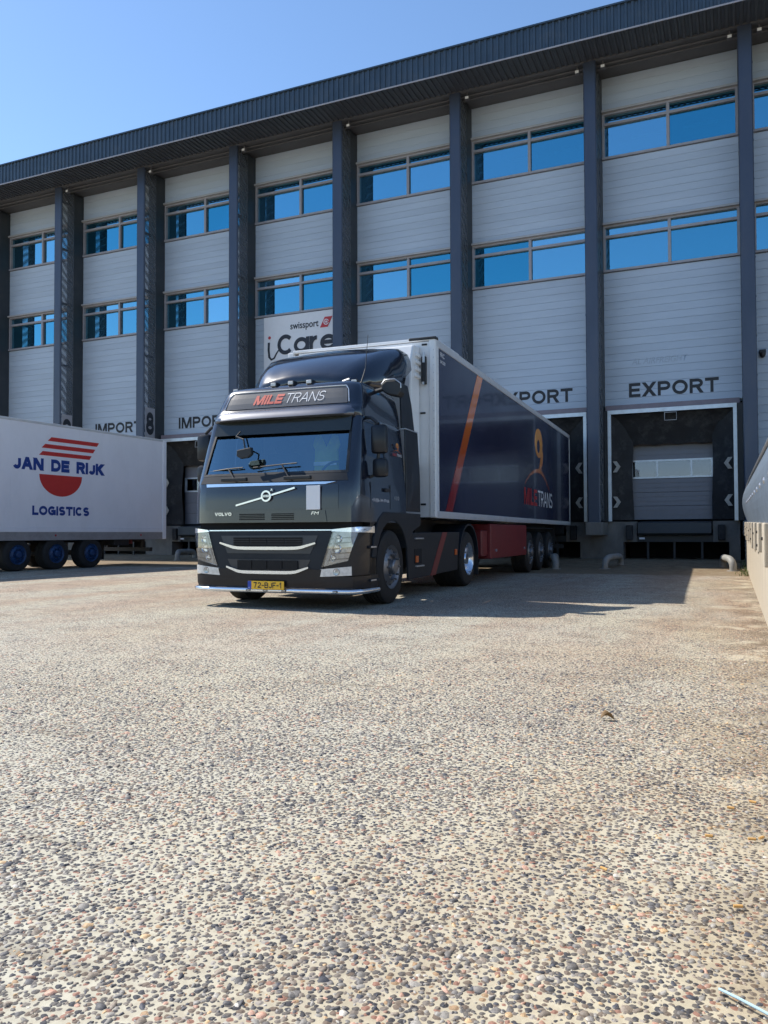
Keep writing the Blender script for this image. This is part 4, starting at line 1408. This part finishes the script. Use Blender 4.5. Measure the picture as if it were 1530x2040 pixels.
# --- roof marker lamps and antenna
for (x, y, z, nm) in ((-.27, .60, 2.955, 0), (0.0, .59, 2.957, 0), (.27, .60, 2.955, 0), (-.90, .66, 2.92, 0), (.90, .66, 2.92, 0)):
    b = MB().cbox(x - .045, x + .045, y - .02, y + .10, z - .03, z + .045, .012).build('marker_lamp', 'plastic_black', trk)
    MB().cbox(x - .036, x + .036, y - .035, y - .012, z - .012, z + .036, .008).build('marker_lens', 'lens_white', b)
MB().tube([(.93, .80, 2.93), (.95, .90, 3.15), (.955, .98, 3.62)], [.012, .006, .003], 6).build('antenna', 'plastic_black', trk)
MB().tube([(.70, .72, 2.96), (.80, .72, 2.985)], .018, 6).build('air_horn', 'silver', trk)
# --- roof deflector
st = [(.86, .40, 2.985, .60, 2.95), (.98, .50, 3.13, .76, 2.95), (1.15, .63, 3.28, .92, 2.95), (1.40, .78, 3.43, 1.03, 2.95), (1.65, .88, 3.545, 1.08, 2.95), (1.90, .96, 3.63, 1.11, 2.98), (2.00, .97, 3.65, 1.12, 3.22), (2.20, .98, 3.655, 1.135, 3.36)]
df = MB()
vs, fs = [], []
ND = 19
for (y, wt, zt, wb, zb) in st:
    for k in range(ND):
        u = -1 + 2 * k / (ND - 1)
        a = abs(u)
        sg_ = 1 if u >= 0 else -1
        if a < .62:
            x, z = sg_ * wt * a / .62, zt + .05 * (1 - (a / .62) ** 2)
        else:
            q = (a - .62) / .38
            x = wt + (wb - wt) * math.sin(q * math.pi / 2)
            z = zt - (zt - zb) * (1 - math.cos(q * math.pi / 2)) ** 1.0
            x *= sg_
        vs.append((x, y, z))
for i in range(len(st) - 1):
    for k in range(ND - 1):
        fs.append((i * ND + k, i * ND + k + 1, (i + 1) * ND + k + 1, (i + 1) * ND + k))
df.add(vs, fs)
o = df.build('roof_deflector', 'paint_navy', trk, smooth=True, angle=50)
md = o.modifiers.new('thickness', 'SOLIDIFY')
md.thickness = .03
md.offset = -1
# --- side fairings behind the cab
for s in (-1, 1):
    lo = [(1.775, 1.26), (2.37, 1.26), (2.355, 1.8), (2.30, 2.43), (1.775, 2.43)]
    up = [(1.775, 2.445), (2.295, 2.445), (2.20, 2.85), (2.06, 3.10), (1.775, 3.10)]
    for q, nm in ((lo, 0), (up, 1)):
        x0, x1 = (1.185, 1.205) if nm == 0 else (1.13, 1.16)
        MB().prism(q, lambda a, b, d: (s * (d - .03 * max(0, b - 1.9)), a, b), x0, x1).build('side_fairing', 'paint_side', trk, bevel=.006)
    MB().prism([(1.78, 2.431), (2.30, 2.431), (2.295, 2.446), (1.78, 2.446)], lambda a, b, d: (s * d, a, b), 1.10, 1.193).build('fairing_seam', 'silver', trk)
# --- mirrors
for s in (-1, 1):
    r_ = MB().cbox(s * 1.31 - .105, s * 1.31 + .105, .44, .58, 1.96, 2.33, .045).build('mirror_housing', 'paint_side', trk, smooth=True)
    MB().box(s * 1.31 - .085, s * 1.31 + .085, .581, .585, 2.0, 2.29).build('mirror_glass', 'chrome', r_)
    MB().tube([(s * 1.08, .55, 2.44), (s * 1.20, .50, 2.42), (s * 1.30, .50, 2.34)], .022, 8).build('mirror_arm', 'plastic_black', r_, smooth=True)
    r2 = MB().cbox(s * 1.32 - .10, s * 1.32 + .10, .45, .58, 1.66, 1.90, .045).build('wide_mirror_housing', 'paint_side', trk, smooth=True)
    MB().tube([(s * 1.17, .50, 1.66), (s * 1.26, .50, 1.70), (s * 1.30, .51, 1.98)], .022, 8).build('mirror_arm', 'plastic_black', r2, smooth=True)
pod = MB()
pts = [(1.14, 2.93), (1.20, 2.985), (1.34, 2.985), (1.42, 2.93), (1.42, 2.82), (1.38, 2.76), (1.22, 2.80), (1.14, 2.86)]
pod.prism(pts, lambda a, b, d: (a, d, b), .98, 1.16)
pp = pod.build('kerb_mirror', 'plastic_black', trk, bevel=.02)
MB().tube([(1.15, .975, 2.935), (1.20, .97, 2.992), (1.34, .97, 2.992), (1.425, .97, 2.93), (1.425, .975, 2.87)], .009, 6).build('mirror_trim', 'silver', pp, smooth=True)
MB().tube([(1.0, 1.08, 2.86), (1.16, 1.08, 2.90)], .03, 8).build('mirror_arm', 'plastic_black', pp)
fm = MB().prism([(-.11, 0), (.10, .03), (.11, -.06), (.06, -.10), (-.05, -.115), (-.115, -.08)], lambda a, b, d: (-.36 + a, d, 2.03 + b), -.02, .05).build('front_mirror', 'plastic_black', trk, bevel=.012)
MB().tube([(-.57, .235, 2.30), (-.55, .10, 2.22), (-.40, .04, 2.17), (-.37, .03, 2.04)], .011, 6).build('mirror_arm', 'plastic_black', fm, smooth=True)
# --- front panels
patch('wiper_cowl', 'plastic_grey', ((-.90, 1.605), (.90, 1.605), (.88, 1.70), (-.88, 1.70)), off=.008, nv=2)
patch('hood_panel', 'paint_navy', ((-.80, 1.26), (.80, 1.26), (.80, 1.555), (-.80, 1.555)), off=.008)
patch('hood_trim_strip', 'chrome', ((-.79, 1.560), (.66, 1.560), (.78, 1.590), (-.80, 1.600)), off=.018, nv=2)
lowp = patch('lower_front_panel', 'paint_navy', ((-.68, 1.095), (.68, 1.095), (.66, 1.235), (-.70, 1.235)), off=.010, nv=2)
for (x0, x1) in ((-.42, -.06), (.05, .36)):
    sl = MB()
    for k in range(4):
        sl.box(x0, x1, -.031, -.024, 1.125 + k * .022, 1.137 + k * .022)
    sl.build('vent_slots', 'black_void', lowp)['kind'] = 'stuff'
letters('VOLVO', .25, .042, 'chrome', lowp, (-.79, -.026, 1.182), UX, UZ, t=.22, depth=.001)
text('FM', 1, 'chrome', lowp, (.61, -.024, 1.182), UX, UZ, shear=.2, fit=(.11, .038), depth=.002)
# emblem: ring with an arrow and a diagonal bar
em = MB()
em.ribbon([(-.02 + .072 * math.cos(t), 1.425 + .072 * math.sin(t)) for t in np.linspace(0, 2 * math.pi, 33)], [(-.02 + .050 * math.cos(t), 1.425 + .050 * math.sin(t)) for t in np.linspace(0, 2 * math.pi, 33)], lambda a, b, d: (a, -.03 - d, b), 0, .016)
em.prism([(.030, 1.478), (.062, 1.510), (.035, 1.512), (.068, 1.518), (.072, 1.482), (.062, 1.50)], lambda a, b, d: (a, -.03 - d, b), 0, .014)
em.prism([(-.085, 1.412), (.045, 1.412), (.045, 1.438), (-.085, 1.438)], lambda a, b, d: (a, -.034 - d, b), 0, .014)
emo = em.build('emblem', 'chrome', trk)
text('VOLVO', 1, 'sign_navy', emo, (-.078, -.049, 1.417), UX, UZ, bold=.02, fit=(.116, .016), depth=.001)
for (p, q) in (((-.47, 1.312), (-.088, 1.403)), ((.045, 1.436), (.385, 1.522))):
    dx_, dz_ = q[0] - p[0], q[1] - p[1]
    ln = math.hypot(dx_, dz_)
    nx, nz = -dz_ / ln * .011, dx_ / ln * .011
    MB().prism([(p[0] - nx, p[1] - nz), (q[0] - nx, q[1] - nz), (q[0] + nx, q[1] + nz), (p[0] + nx, p[1] + nz)], lambda a, b, d: (a, -.022 - d, b), 0, .014).build('diagonal_bar', 'chrome', trk)
MB().cbox(.545, .735, -.034, -.020, 1.245, 1.545, .004).build('blank_plate', 'sign_white', trk)
# wipers
for (a, b, c) in (((-.50, .0, 1.63), (-.66, .09, 1.80), (-.98, .14, 1.775)), ((.30, .0, 1.63), (.14, .075, 1.83), (-.26, .05, 1.80))):
    mb = MB().tube([a, b], .012, 6)
    mb.tube([(b[0] + .22, b[1] + .0, b[2] + .01), b, c], .010, 6)
    mb.build('wiper', 'plastic_black', trk)
for x in (-.70, .22):
    MB().cbox(x, x + .38, -.035, .02, 1.625, 1.672, .01).build('wiper_mount', 'plastic_black', trk)
# --- bumper, grille, lamps
MB().box(-1.10, 1.10, .10, .70, .30, 1.20).build('gap_backing', 'black_void', trk)  # black box added behind the front panels; its colour darkens the open gap
patch('grille_surround', 'plastic_grey', ((-.63, .50), (.63, .50), (.755, .985), (-.755, .985)), off=.004, nu=20, nv=6)
patch('bumper', 'paint_side', ((-1.25, .265), (1.25, .265), (1.25, .42), (-1.25, .42)), off=.006, nu=40, nv=3)
patch('bumper_centre', 'paint_side', ((-.60, .40), (.60, .40), (.62, .505), (-.62, .505)), off=.012, nu=20, nv=2)
patch('grille_top_strip', 'chrome', ((-.77, .985), (.77, .985), (.77, .999), (-.77, .999)), off=.010, nu=20, nv=1)
for (z0, z1, w0, w1) in ((.70, .925, .60, .70), (.455, .625, .50, .60)):
    fr_ = patch('grille_insert', 'grille_black', ((-w0 / 1.2, z0), (w0 / 1.2, z0), (w1 / 1.2, z1), (-w1 / 1.2, z1)), off=.010, nu=16, nv=2)
    for k in range(5):
        z = z0 + (z1 - z0) * (.30 + .13 * k)
        for c in range(4):
            hwid = .50 if z0 > .6 else .44
            xa = -hwid + c * hwid / 2
            MB().box(xa, xa + hwid / 2 - .014, -.042, -.033, z - .004, z + .018).build('grille_slot', 'black_void', fr_)
for (pl, nm) in (([(-.70, .835), (-.46, .765), (.44, .765), (.68, .832)], 0), ([(-.60, .530), (-.40, .462), (.38, .462), (.58, .528)], 1)):
    fine = []
    for i in range(len(pl) - 1):
        for t in np.linspace(0, 1, 8)[:-1]:
            fine.append((pl[i][0] * (1 - t) + pl[i + 1][0] * t, pl[i][1] * (1 - t) + pl[i + 1][1] * t))
    fine.append(pl[-1])
    for _ in range(2): fine = [fine[0]] + [((fine[i - 1][0] + fine[i][0] * 2 + fine[i + 1][0]) / 4, (fine[i - 1][1] + fine[i][1] * 2 + fine[i + 1][1]) / 4) for i in range(1, len(fine) - 1)] + [fine[-1]]
    o_, i_ = thick(fine, [.020 + .020 * math.sin(math.pi * k / (len(fine) - 1)) for k in range(len(fine))])
    MB().ribbon(o_, i_, lambda a, b, d: (a, -.034 - d, b), 0, .022).build('grille_chrome_strip', 'chrome', trk)
for s in (-1, 1):
    q = ((s * .625, .535), (s * .90, .615), (s * .985, .985), (s * .745, .965))
    if s < 0: q = (q[1], q[0], q[3], q[2])
    hl = patch('headlight', 'reflector', q, off=-.002, nu=8, nv=8)
    patch('headlight_lens', 'lamp_lens', q, off=.016, nu=8, nv=8, parent=hl, thick_=.018)
    for (sa, zc, rr_) in ((.80, .88, .05), (.79, .76, .055), (.75, .645, .038)):
        c = surf(s * sa, zc, .004)
        MB().lathe([(.0, rr_ * 1.1), (-.010, rr_), (.004, rr_ * .7), (.006, 0)], c.x, c.y, c.z, 'y', 18).build('headlight_bowl', 'chrome', hl, smooth=True)
    q6 = ((s * .665, .565), (s * .69, .57), (s * .80, .95), (s * .775, .945))
    if s < 0: q6 = (q6[1], q6[0], q6[3], q6[2])
    patch('daylight_strip', 'lens_white', q6, off=.008, nu=2, nv=8, parent=hl, thick_=.006)
    for zc in (.885, .825, .76, .70, .63):
        q5 = ((s * .70, zc - .012), (s * .93, zc + .01), (s * .93, zc + .022), (s * .705, zc))
        if s < 0: q5 = (q5[1], q5[0], q5[3], q5[2])
        patch('headlight_divider', 'plastic_black', q5, off=.006, nu=4, nv=1, parent=hl, thick_=.006)
    q2 = ((s * .735, .975), (s * 1.10, .955), (s * 1.10, 1.045), (s * .75, 1.0))
    if s < 0: q2 = (q2[1], q2[0], q2[3], q2[2])
    patch('headlight_brow', 'chrome', q2, off=.022, nu=14, nv=2)
    q3 = ((s * .595, .415), (s * .93, .435), (s * .93, .545), (s * .61, .508))
    if s < 0: q3 = (q3[1], q3[0], q3[3], q3[2])
    fl = patch('fog_lamp', 'lens_white', q3, off=.010, nu=8, nv=2)
    c = surf(s * .78, .478, .012)
    MB().lathe([(.0, .045), (-.004, .042), (.0, .02), (.0, 0)], c.x, c.y, c.z, 'y', 16).build('fog_bowl', 'reflector', fl, smooth=True)
    q4 = ((s * .60, .43), (s * 1.20, .43), (s * 1.20, .985), (s * .75, .985))
    if s < 0: q4 = (q4[1], q4[0], q4[3], q4[2])
    patch('corner_panel', 'paint_side', q4, off=-.010, nu=16, nv=5, thick_=0)
# licence plate
lp = MB().cbox(-.285, .235, -.040, -.026, .245, .352, .004).build('licence_plate', 'plate_yellow', trk)
MB().box(-.2845, -.235, -.0425, -.0405, .247, .350).build('plate_band', 'plate_blue', lp)
letters('72-BJF-1', .40, .072, 'black_letter', lp, (-.20, -.041, .263), UX, UZ, t=.17, gap=.16, depth=.0015)
text('NL', 1, 'sign_white', lp, (-.272, -.043, .256), UX, UZ, fit=(.024, .018), depth=.002)
# chrome lamp bar below the bumper
bar = MB().tube([surf(s, .232, .028) for s in list(np.linspace(-1.15, -.97, 8)) + list(np.linspace(-.94, .94, 20)) + list(np.linspace(.97, 1.22, 10))], .032, 12)
lb = bar.build('lamp_bar', 'chrome', trk, smooth=True)
for x in (-.30, -.05, .22, .92):
    c = surf(x / 1.2, .232, .05)
    MB().cbox(c.x - .035, c.x + .035, c.y - .012, c.y + .02, .218, .246, .006).build('bar_lamp', 'plastic_black', lb)
    MB().box(c.x - .022, c.x + .022, c.y - .0145, c.y - .0125, .226, .238).build('bar_lamp_lens', 'lens_white', lb)
# --- wheel arches, steps, skirts
arch = [(1.22 + .60 * math.cos(t), .50 + .62 * math.sin(t)) for t in np.linspace(R(168), R(22), 14)]
for s in (-1, 1):
    fn = lambda a, b, d: (s * d, a, b)
    poly = [(.50, .64), (.56, .90), (.72, 1.14), (.90, 1.235), (2.36, 1.235), (2.36, 1.06), (2.05, .98), (1.86, .86)] + arch[::-1]
    MB().prism(poly, fn, .80, 1.212).build('front_fender', 'plastic_grey', trk, bevel=.012)
    MB().prism([(.46, .99), (.62, 1.08), (.72, 1.15), (.72, 1.26), (.46, 1.26)], fn, .9, 1.195).build('step_well_panel', 'paint_side', trk)
    for z in (.36, .78):
        b = MB().cbox(s * 1.17 - .05, s * 1.17 + .05, .42, .62 + (.1 if z < .5 else 0), z - .025, z + .015, .008).build('step', 'plastic_grey', trk)
        MB().box(s * 1.222 - .004, s * 1.222 + .004, .43, .60, z - .012, z + .006).build('step_edge', 'silver', b)
    MB().prism([(.46, .30), (.66, .30), (.66, .62), (.56, .64), (.52, .98), (.46, .98)], fn, .95, 1.19).build('step_box', 'plastic_black', trk)
    sk = [(1.86, .285), (4.28, .325), (4.32, .60), (4.42, .97), (1.78, .955), (1.82, .70)]
    MB().prism(sk, fn, 1.165, 1.20).build('side_skirt', 'plastic_grey', trk, bevel=.01)
    MB().prism([(2.82, .295), (3.08, .30), (3.70, .965), (3.44, .963)], fn, 1.2005, 1.2045).build('skirt_stripe', 'red_box', trk)
    MB().box(s * 1.202 - .004, s * 1.202 + .002, 2.10, 2.42, .50, .72).build('step_recess', 'black_void', trk)
    for (y0, z0) in ((2.12, .86), (2.14, .455)):
        MB().cbox(s * 1.21 - .02, s * 1.21 + .02, y0, y0 + .34, z0, z0 + .022, .006).build('skirt_step', 'silver', trk)
    for (y0, z0) in ((2.18, .57), (4.15, .63)):
        b = MB().cbox(s * 1.215 - .012, s * 1.215 + .012, y0 - .045, y0 + .045, z0 - .05, z0 + .05, .006).build('side_marker', 'amber', trk)
    # drive wheel mudguard
    ou = [(5.02 + .62 * math.cos(t), .50 + .62 * math.sin(t)) for t in np.linspace(R(175), R(5), 18)]
    inn = [(5.02 + .585 * math.cos(t), .50 + .585 * math.sin(t)) for t in np.linspace(R(175), R(5), 18)]
    MB().ribbon(ou, inn, fn, .60, 1.205).build('mudguard', 'plastic_grey', trk)
    MB().box(s * .9 - .30, s * .9 + .30, 5.62, 5.64, .18, .55).build('mud_flap', 'rubber', trk)
    wheel(trk, s, s * 1.19, 1.22, .495, .31, 'rim_steel', 'front')
    wheel(trk, s, s * 1.19, 5.02, .49, .58, 'rim_chrome', 'drive')
for s in (-1, 1):
    MB().box(s * .43 - .045, s * .43 + .045, .7, 6.0, .72, .98).build('chassis_rail', 'chassis', trk)
    MB().lathe([(0, 0), (0, .30), (1.9, .30), (1.9, 0)], s * .82, 2.1, .62, 'y', 20).build('fuel_tank', 'chassis', trk)
MB().tube([(-1.0, 1.22, .495), (1.0, 1.22, .495)], .07, 8).build('axle', 'chassis', trk)
ax = MB()
ax.tube([(-.9, 5.02, .49), (.9, 5.02, .49)], .10, 8)
ax.lathe([(-.2, 0), (-.16, .2), (.16, .2), (.2, 0)], 0, 5.02, .49, 'x', 14)
ax.build('axle', 'chassis', trk)
MB().cbox(-.45, .45, 4.4, 5.3, .99, 1.12, .03).build('fifth_wheel', 'chassis', trk)
MB().box(-.6, .6, .75, 1.9, .60, 1.05).build('engine_block', 'chassis', trk)
# --- lettering on the door side
text('+31(0)6-144 474 66', 1, 'logo_white', trk, (1.2015, .52, 1.345), UY, UZ, fit=(.58, .055), bold=.006, depth=.002)
text('410', 1, 'silver', trk, (1.2015, 1.28, 1.40), UY, UZ, fit=(.20, .055), depth=.002)
company_logo(trk, 1.2035 - .028, 1.47, 2.06, .095, False, 'logo_print_small')
# --- hi-vis vest hung over the driver's seat
vest = empty('safety_vest', (-5.39 + .30, 8.65 + 1.0, 2.28))
tag(vest, 'yellow safety vest hanging inside the truck behind the windscreen', 'vest')
vp = [(-.16, 0), (-.08, .03), (0.0, -.16), (.08, .03), (.16, 0), (.20, -.12), (.16, -.18), (.18, -.52), (-.18, -.52), (-.16, -.18), (-.20, -.12)]
o = MB().prism(vp, lambda a, b, d: (a, d + .03 * math.sin(a * 14), b), -.02, .02).build('vest_body', 'hi_vis', vest, bevel=.008)
MB().box(-.175, .175, -.055, -.045, -.40, -.35).build('reflective_band', 'silver', vest)

# ---------------------------------------------------------------- dark refrigerated trailer
def loc_of(root, rz, x, y, z=0):
    return root + Vector((math.cos(rz) * x - math.sin(rz) * y, math.sin(rz) * x + math.cos(rz) * y, z))
TT = loc_of(TR, TY, 0, 2.98)
trl = empty('refrigerated_trailer', TT, TY)
tag(trl, 'dark navy refrigerated semi-trailer with orange stripe backed onto the EXPORT dock', 'trailer')
L, HW = 13.32, 1.25
MB().box(-HW + .01, HW - .012, .06, L, 1.29, 3.93).build('box_body', 'trailer_navy', trl)
for s in (-1, 1):
    # side panels, joints between them
    MB().box(s * (HW - .006) - .006, s * (HW - .006) + .006, .16, L - .02, 1.30, 3.885).build('side_panel', 'trailer_navy', trl)
    MB().cbox(s * HW - .055, s * HW + .012, .02, L, 3.88, 4.0, .012).build('top_rail', 'trailer_frame', trl)
    b = MB().cbox(s * HW - .05, s * HW + .014, .02, L, 1.185, 1.295, .008)
    b.box(s * HW - .05, s * HW + .022, .03, L - .01, 1.225, 1.235)
    b.build('bottom_rail', 'trailer_frame', trl)
    p = MB().cbox(s * HW - .10, s * HW + .010, -.03, .155, 1.19, 3.99, .02).build('corner_post', 'white_paint', trl)
    rv = MB()
    for k in range(22):
        z = 1.30 + k * .12
        rv.lathe([(0, .010), (-.006, .007), (-.007, 0)], s * HW - .02, -.03, z, 'y', 6)
        rv.lathe([(0, .010), (s * .006, .007), (s * .007, 0)], s * HW + .010, .10, z, 'x', 6)
    rv.build('rivets', 'silver', p)['kind'] = 'stuff'
MB().box(-HW + .10, HW - .10, -.01, .06, 1.20, 3.96).build('front_wall', 'white_paint', trl)
MB().cbox(-HW - .005, HW + .005, -.03, 1.3, 3.97, 4.02, .015).build('roof_front', 'white_paint', trl)
MB().box(-HW + .02, HW - .02, 1.3, L, 3.95, 3.99).build('roof', 'white_paint', trl)
cap = MB().cbox(.82, HW + .02, -.045, .10, 3.985, 4.03, .012).build('roof_corner_cap', 'plastic_black', trl)
# front wall fittings
MB().cbox(1.03, 1.115, -.06, -.012, 3.28, 3.72, .012).build('vent_door', 'plastic_black', trl)
MB().cbox(1.055, 1.095, -.075, -.058, 3.62, 3.78, .006).build('vent_latch', 'silver', trl)
MB().cbox(1.045, 1.085, -.075, -.058, 3.27, 3.32, .006).build('vent_latch', 'silver', trl)
for (x0, z0) in ((1.03, 3.90), (1.00, 2.82), (1.0, 1.385)):
    MB().cbox(x0, x0 + .09, -.025, -.008, z0, z0 + .03, .008).build('grab_slot', 'plastic_black', trl)
ru = MB()
ru.prism([(-.10, 2.0), (-.40, 2.05), (-.44, 3.2), (-.40, 3.62), (-.30, 3.86), (-.02, 3.90), (-.02, 2.0)], lambda a, b, d: (d, a, b), -1.0, 1.0)
r_ = ru.build('cooling_unit', 'white_paint', trl, bevel=.03)
for k in range(4):
    MB().cbox(.94, 1.03, -.30 + .02 * k, -.05, 3.36 + k * .11, 3.42 + k * .11, .015).build('louvre', 'white_paint', r_)
# stripe and logo print (right side)
fn = lambda a, b, d: (HW + d, a, b)
MB().prism([(.50, 1.300), (.86, 1.300), (2.86, 3.878), (2.48, 3.878)], fn, .0005, .0035).build('print_stripe', 'print_stripe', trl)
company_logo(trl, HW + .001, 8.28, 2.12, 1.0, True, 'logo_print')
text('FRC', 1, 'logo_white', trl, (HW + .001, .24, 3.76), UY, UZ, bold=.01, fit=(.22, .075), depth=.003)
text('04-2028', 1, 'logo_white', trl, (HW + .001, .24, 3.66), UY, UZ, bold=.01, fit=(.26, .055), depth=.003)
# rear doors and lamps
MB().box(-HW + .02, HW - .02, L, L + .05, 1.25, 3.97).build('rear_door', 'white_paint', trl)
for s in (-1, 1):
    MB().cbox(s * HW - .06, s * HW + .01, L - .02, L + .07, 1.19, 3.99, .01).build('rear_post', 'trailer_frame', trl)
    for x in (.35, .85):
        MB().tube([(s * x, L + .07, 1.3), (s * x, L + .07, 3.9)], .018, 6).build('lock_rod', 'silver', trl)
# chassis
for s in (-1, 1):
    MB().box(s * .55 - .06, s * .55 + .06, .8, L - .1, .88, 1.18).build('chassis_beam', 'chassis', trl)
    MB().cbox(s * .62 - .06, s * .62 + .06, 2.75, 2.89, .14, 1.1, .01).build('landing_leg', 'chassis', trl)
    MB().box(s * .62 - .13, s * .62 + .13, 2.68, 2.96, .10, .14).build('landing_foot', 'chassis', trl)
    bx = MB().cbox(s * .93 - .30, s * .93 + .30, 3.50, 6.88, .44, 1.13, .02).build('pallet_box', 'red_box', trl)
    MB().cbox(s * .86 - .30, s * .86 + .30, 3.05, 3.495, .50, 1.0, .02).build('air_tank_box', 'red_box', trl)
    for yy in (3.9, 6.6):
        MB().lathe([(s * 0, 0), (0, .03), (s * .02, .028), (s * .022, 0)], s * 1.231, yy, .60, 'x', 8).build('box_latch', 'silver', bx)
    for i, y in enumerate((7.35, 8.68, 10.02)):
        wheel(trl, s, s * 1.22, y, .49, .385, 'rim_steel', 'front')
    ou = [(y_, .50 + .60) for y_ in (6.95, 10.5)]
    MB().box(s * .95 - .27, s * .95 + .27, 6.92, 10.48, 1.06, 1.085).build('mudguard', 'plastic_black', trl)
    MB().box(s * .95 - .24, s * .95 + .24, 10.62, 10.64, .20, .85).build('mud_flap', 'rubber', trl)
for y in (7.35, 8.68, 10.02): MB().tube([(-1.0, y, .49), (1.0, y, .49)], .075, 8).build('axle', 'chassis', trl)
MB().box(-1.1, 1.1, L - .35, L - .25, .48, .60).build('underrun_bar', 'chassis', trl)
MB().box(-.9, .9, L - .75, L - .66, .60, 1.15).build('rear_crossmember', 'chassis', trl)

# ---------------------------------------------------------------- white box trailer on the left
WT0 = Vector((-16.648, 20.52, 0))
WTY = -0.055
wt = empty('white_trailer', WT0, WTY)
tag(wt, 'white box trailer with red and blue company lettering at the left edge', 'trailer')
# local: x = 0 right side, -2.5 left side; y = 0 rear, negative towards the front
LB = 13.6
MB().box(-2.5, -.006, -LB, -.02, .99, 3.94).build('box_body', 'trailer_white', wt)
y = -.16
k = 0
while y > -LB + 1:
    MB().box(-.004, .004, y - 1.105, y, 1.14, 3.90).build('side_panel', 'trailer_white', wt)
    y -= 1.115
    k += 1
MB().box(-.0045, .001, -LB, -.15, 1.14, 3.90).build('side_sheet', 'trailer_white', wt)
MB().cbox(-2.51, .012, -LB, 0, 3.90, 3.97, .015).build('top_rail', 'trailer_frame', wt)
MB().cbox(-.04, .016, -LB, -.15, 1.02, 1.137, .01).build('bottom_rail', 'trailer_white', wt)
sk = MB().box(-.03, .008, -LB, -.15, .80, 1.018).build('lower_rail', 'skirt_grey', wt)
for yy in (-1.1, -4.3, -7.6):
    MB().lathe([(0, 0), (0, .03), (.012, .026), (.012, 0)], .008, yy, .93, 'x', 8).build('rail_marker', 'logo_red', sk)
MB().cbox(-.10, .022, -.15, .01, .80, 3.95, .015).build('rear_post', 'trailer_white', wt)
MB().box(-2.4, -.1, -.02, .03, .98, 3.9).build('rear_door', 'trailer_white', wt)
MB().cbox(-.02, .03, -6.40, -6.22, .70, .80, .02).build('side_lamp', 'lens_white', wt)
fw = lambda a, b, d: (.004 + d, a, b)
# red sun: three slanted bars above the name and a half disc below
for (y0, y1, z0) in ((-4.58, -2.79, 3.48), (-4.78, -2.93, 3.28), (-4.86, -3.06, 3.08)):
    MB().prism([(y0, z0), (y1 - .08, z0), (y1, z0 + .11), (y0 + .12, z0 + .11)], fw, .0005, .004).build('logo_bar', 'jr_red', wt)
hd = [(-4.125 + .72 * math.cos(t), 2.57 + .58 * math.sin(t)) for t in np.linspace(math.pi, 2 * math.pi, 24)]
MB().prism(hd, fw, .0005, .004).build('logo_half_disc', 'jr_red', wt)
letters('JAN DE RIJK', 3.07, .33, 'jr_blue', wt, (.005, -5.66, 2.43 + .23), UY, UZ, t=.30, gap=.06)
letters('LOGISTICS', 1.92, .25, 'jr_blue', wt, (.005, -5.06, 1.47), UY, UZ, t=.28, gap=.08)
for s_, x in ((1, -.02), (-1, -2.48)):
    for y in (-3.02, -4.24, -5.46):
        wheel(wt, s_, x, y, .43, .385, 'rim_blue', 'front')
for y in (-3.02, -4.24, -5.46): MB().tube([(-2.3, y, .43), (-.2, y, .43)], .075, 8).build('axle', 'chassis', wt)
for x in (-.75, -1.75):
    MB().box(x - .06, x + .06, -LB, -.2, .72, .98).build('chassis_beam', 'chassis', wt)
MB().box(-2.35, -.15, -.55, -.43, .42, .54).build('underrun_bar', 'chassis', wt)
for x in (-.5, -2.0):
    MB().box(x - .04, x + .04, -.54, -.44, .54, .9).build('underrun_bracket', 'chassis', wt)
    MB().box(x - .2, x + .2, -2.30, -2.28, .22, .75).build('mud_flap', 'rubber', wt)
MB().cbox(-.42, -.14, -1.34, -1.30, .66, .84, .01).build('tail_lamp', 'red_box', wt)
MB().cbox(-.55, -.08, -2.1, -1.5, .62, .86, .02).build('spare_carrier', 'chassis', wt)

# ================================================================ LITTER
def butt(x, y, rz, label):
    r_ = empty('cigarette_butt', (x, y, .0095), rz)
    tag(r_, label, 'cigarette butt', 'cigarette butts on the yard')
    MB().tube([(-.013, 0, 0), (-.003, 0, .0003), (.009, .0006, 0)], [.0040, .0041, .0040], 10).build('filter', 'butt_tan', r_, smooth=True)
    MB().tube([(.0092, .0006, 0), (.014, .001, -.0006)], [.0038, .003], 8).build('burnt_end', 'butt_ash', r_, smooth=True)
BUTTS = [(-.001, 2.202, .35, 'cigarette butt lying level near the lower right corner'), (-.081, 2.673, .2, 'cigarette butt left of the pair near the right edge'), (.040, 2.696, .25, 'left one of two touching cigarette butts at the right edge'),
         (.066, 2.72, 1.0, 'right one of two touching cigarette butts at the right edge'), (-.342, 2.297, -.5, 'cigarette butt farthest left on the pebbles'), (-.02, 2.971, .0, 'short cigarette butt beside a longer one on the right'), (.05, 3.065, -.2, 'cigarette butt farthest from the viewer by the right edge')]
for b in BUTTS: butt(*b)
lf = MB()
def leaf_pt(u, v):
    w = .022 * math.sin(math.pi * min(.98, .04 + .94 * u)) ** .7
    return ((u - .5) * .07, (v - .5) * 2 * w, .012 + .022 * abs(v - .5) * 2 * math.sin(u * 3) + .012 * math.sin(u * 4))
lf.grid(leaf_pt, list(np.linspace(0, 1, 9)), [0, .25, .5, .75, 1])
o = lf.build('dry_leaf', 'dry_leaf', None, smooth=True, loc=(-.595, 4.147, .002), rot=(0, 0, .5))
o.modifiers.new('thickness', 'SOLIDIFY').thickness = .0015
tag(o, 'curled brown dry leaf alone on the yard in front of the truck shadow', 'leaf')
o = MB().tube([(-.055, .045, .006), (-.02, .018, .010), (.02, -.008, .010), (.06, -.030, .007)], [.0030, .0032, .0032, .0030], 8).build('plastic_straw', 'plastic_blue', None, smooth=True, loc=(.015, 1.745, .004))
tag(o, 'pale blue plastic straw at the bottom right corner', 'straw')
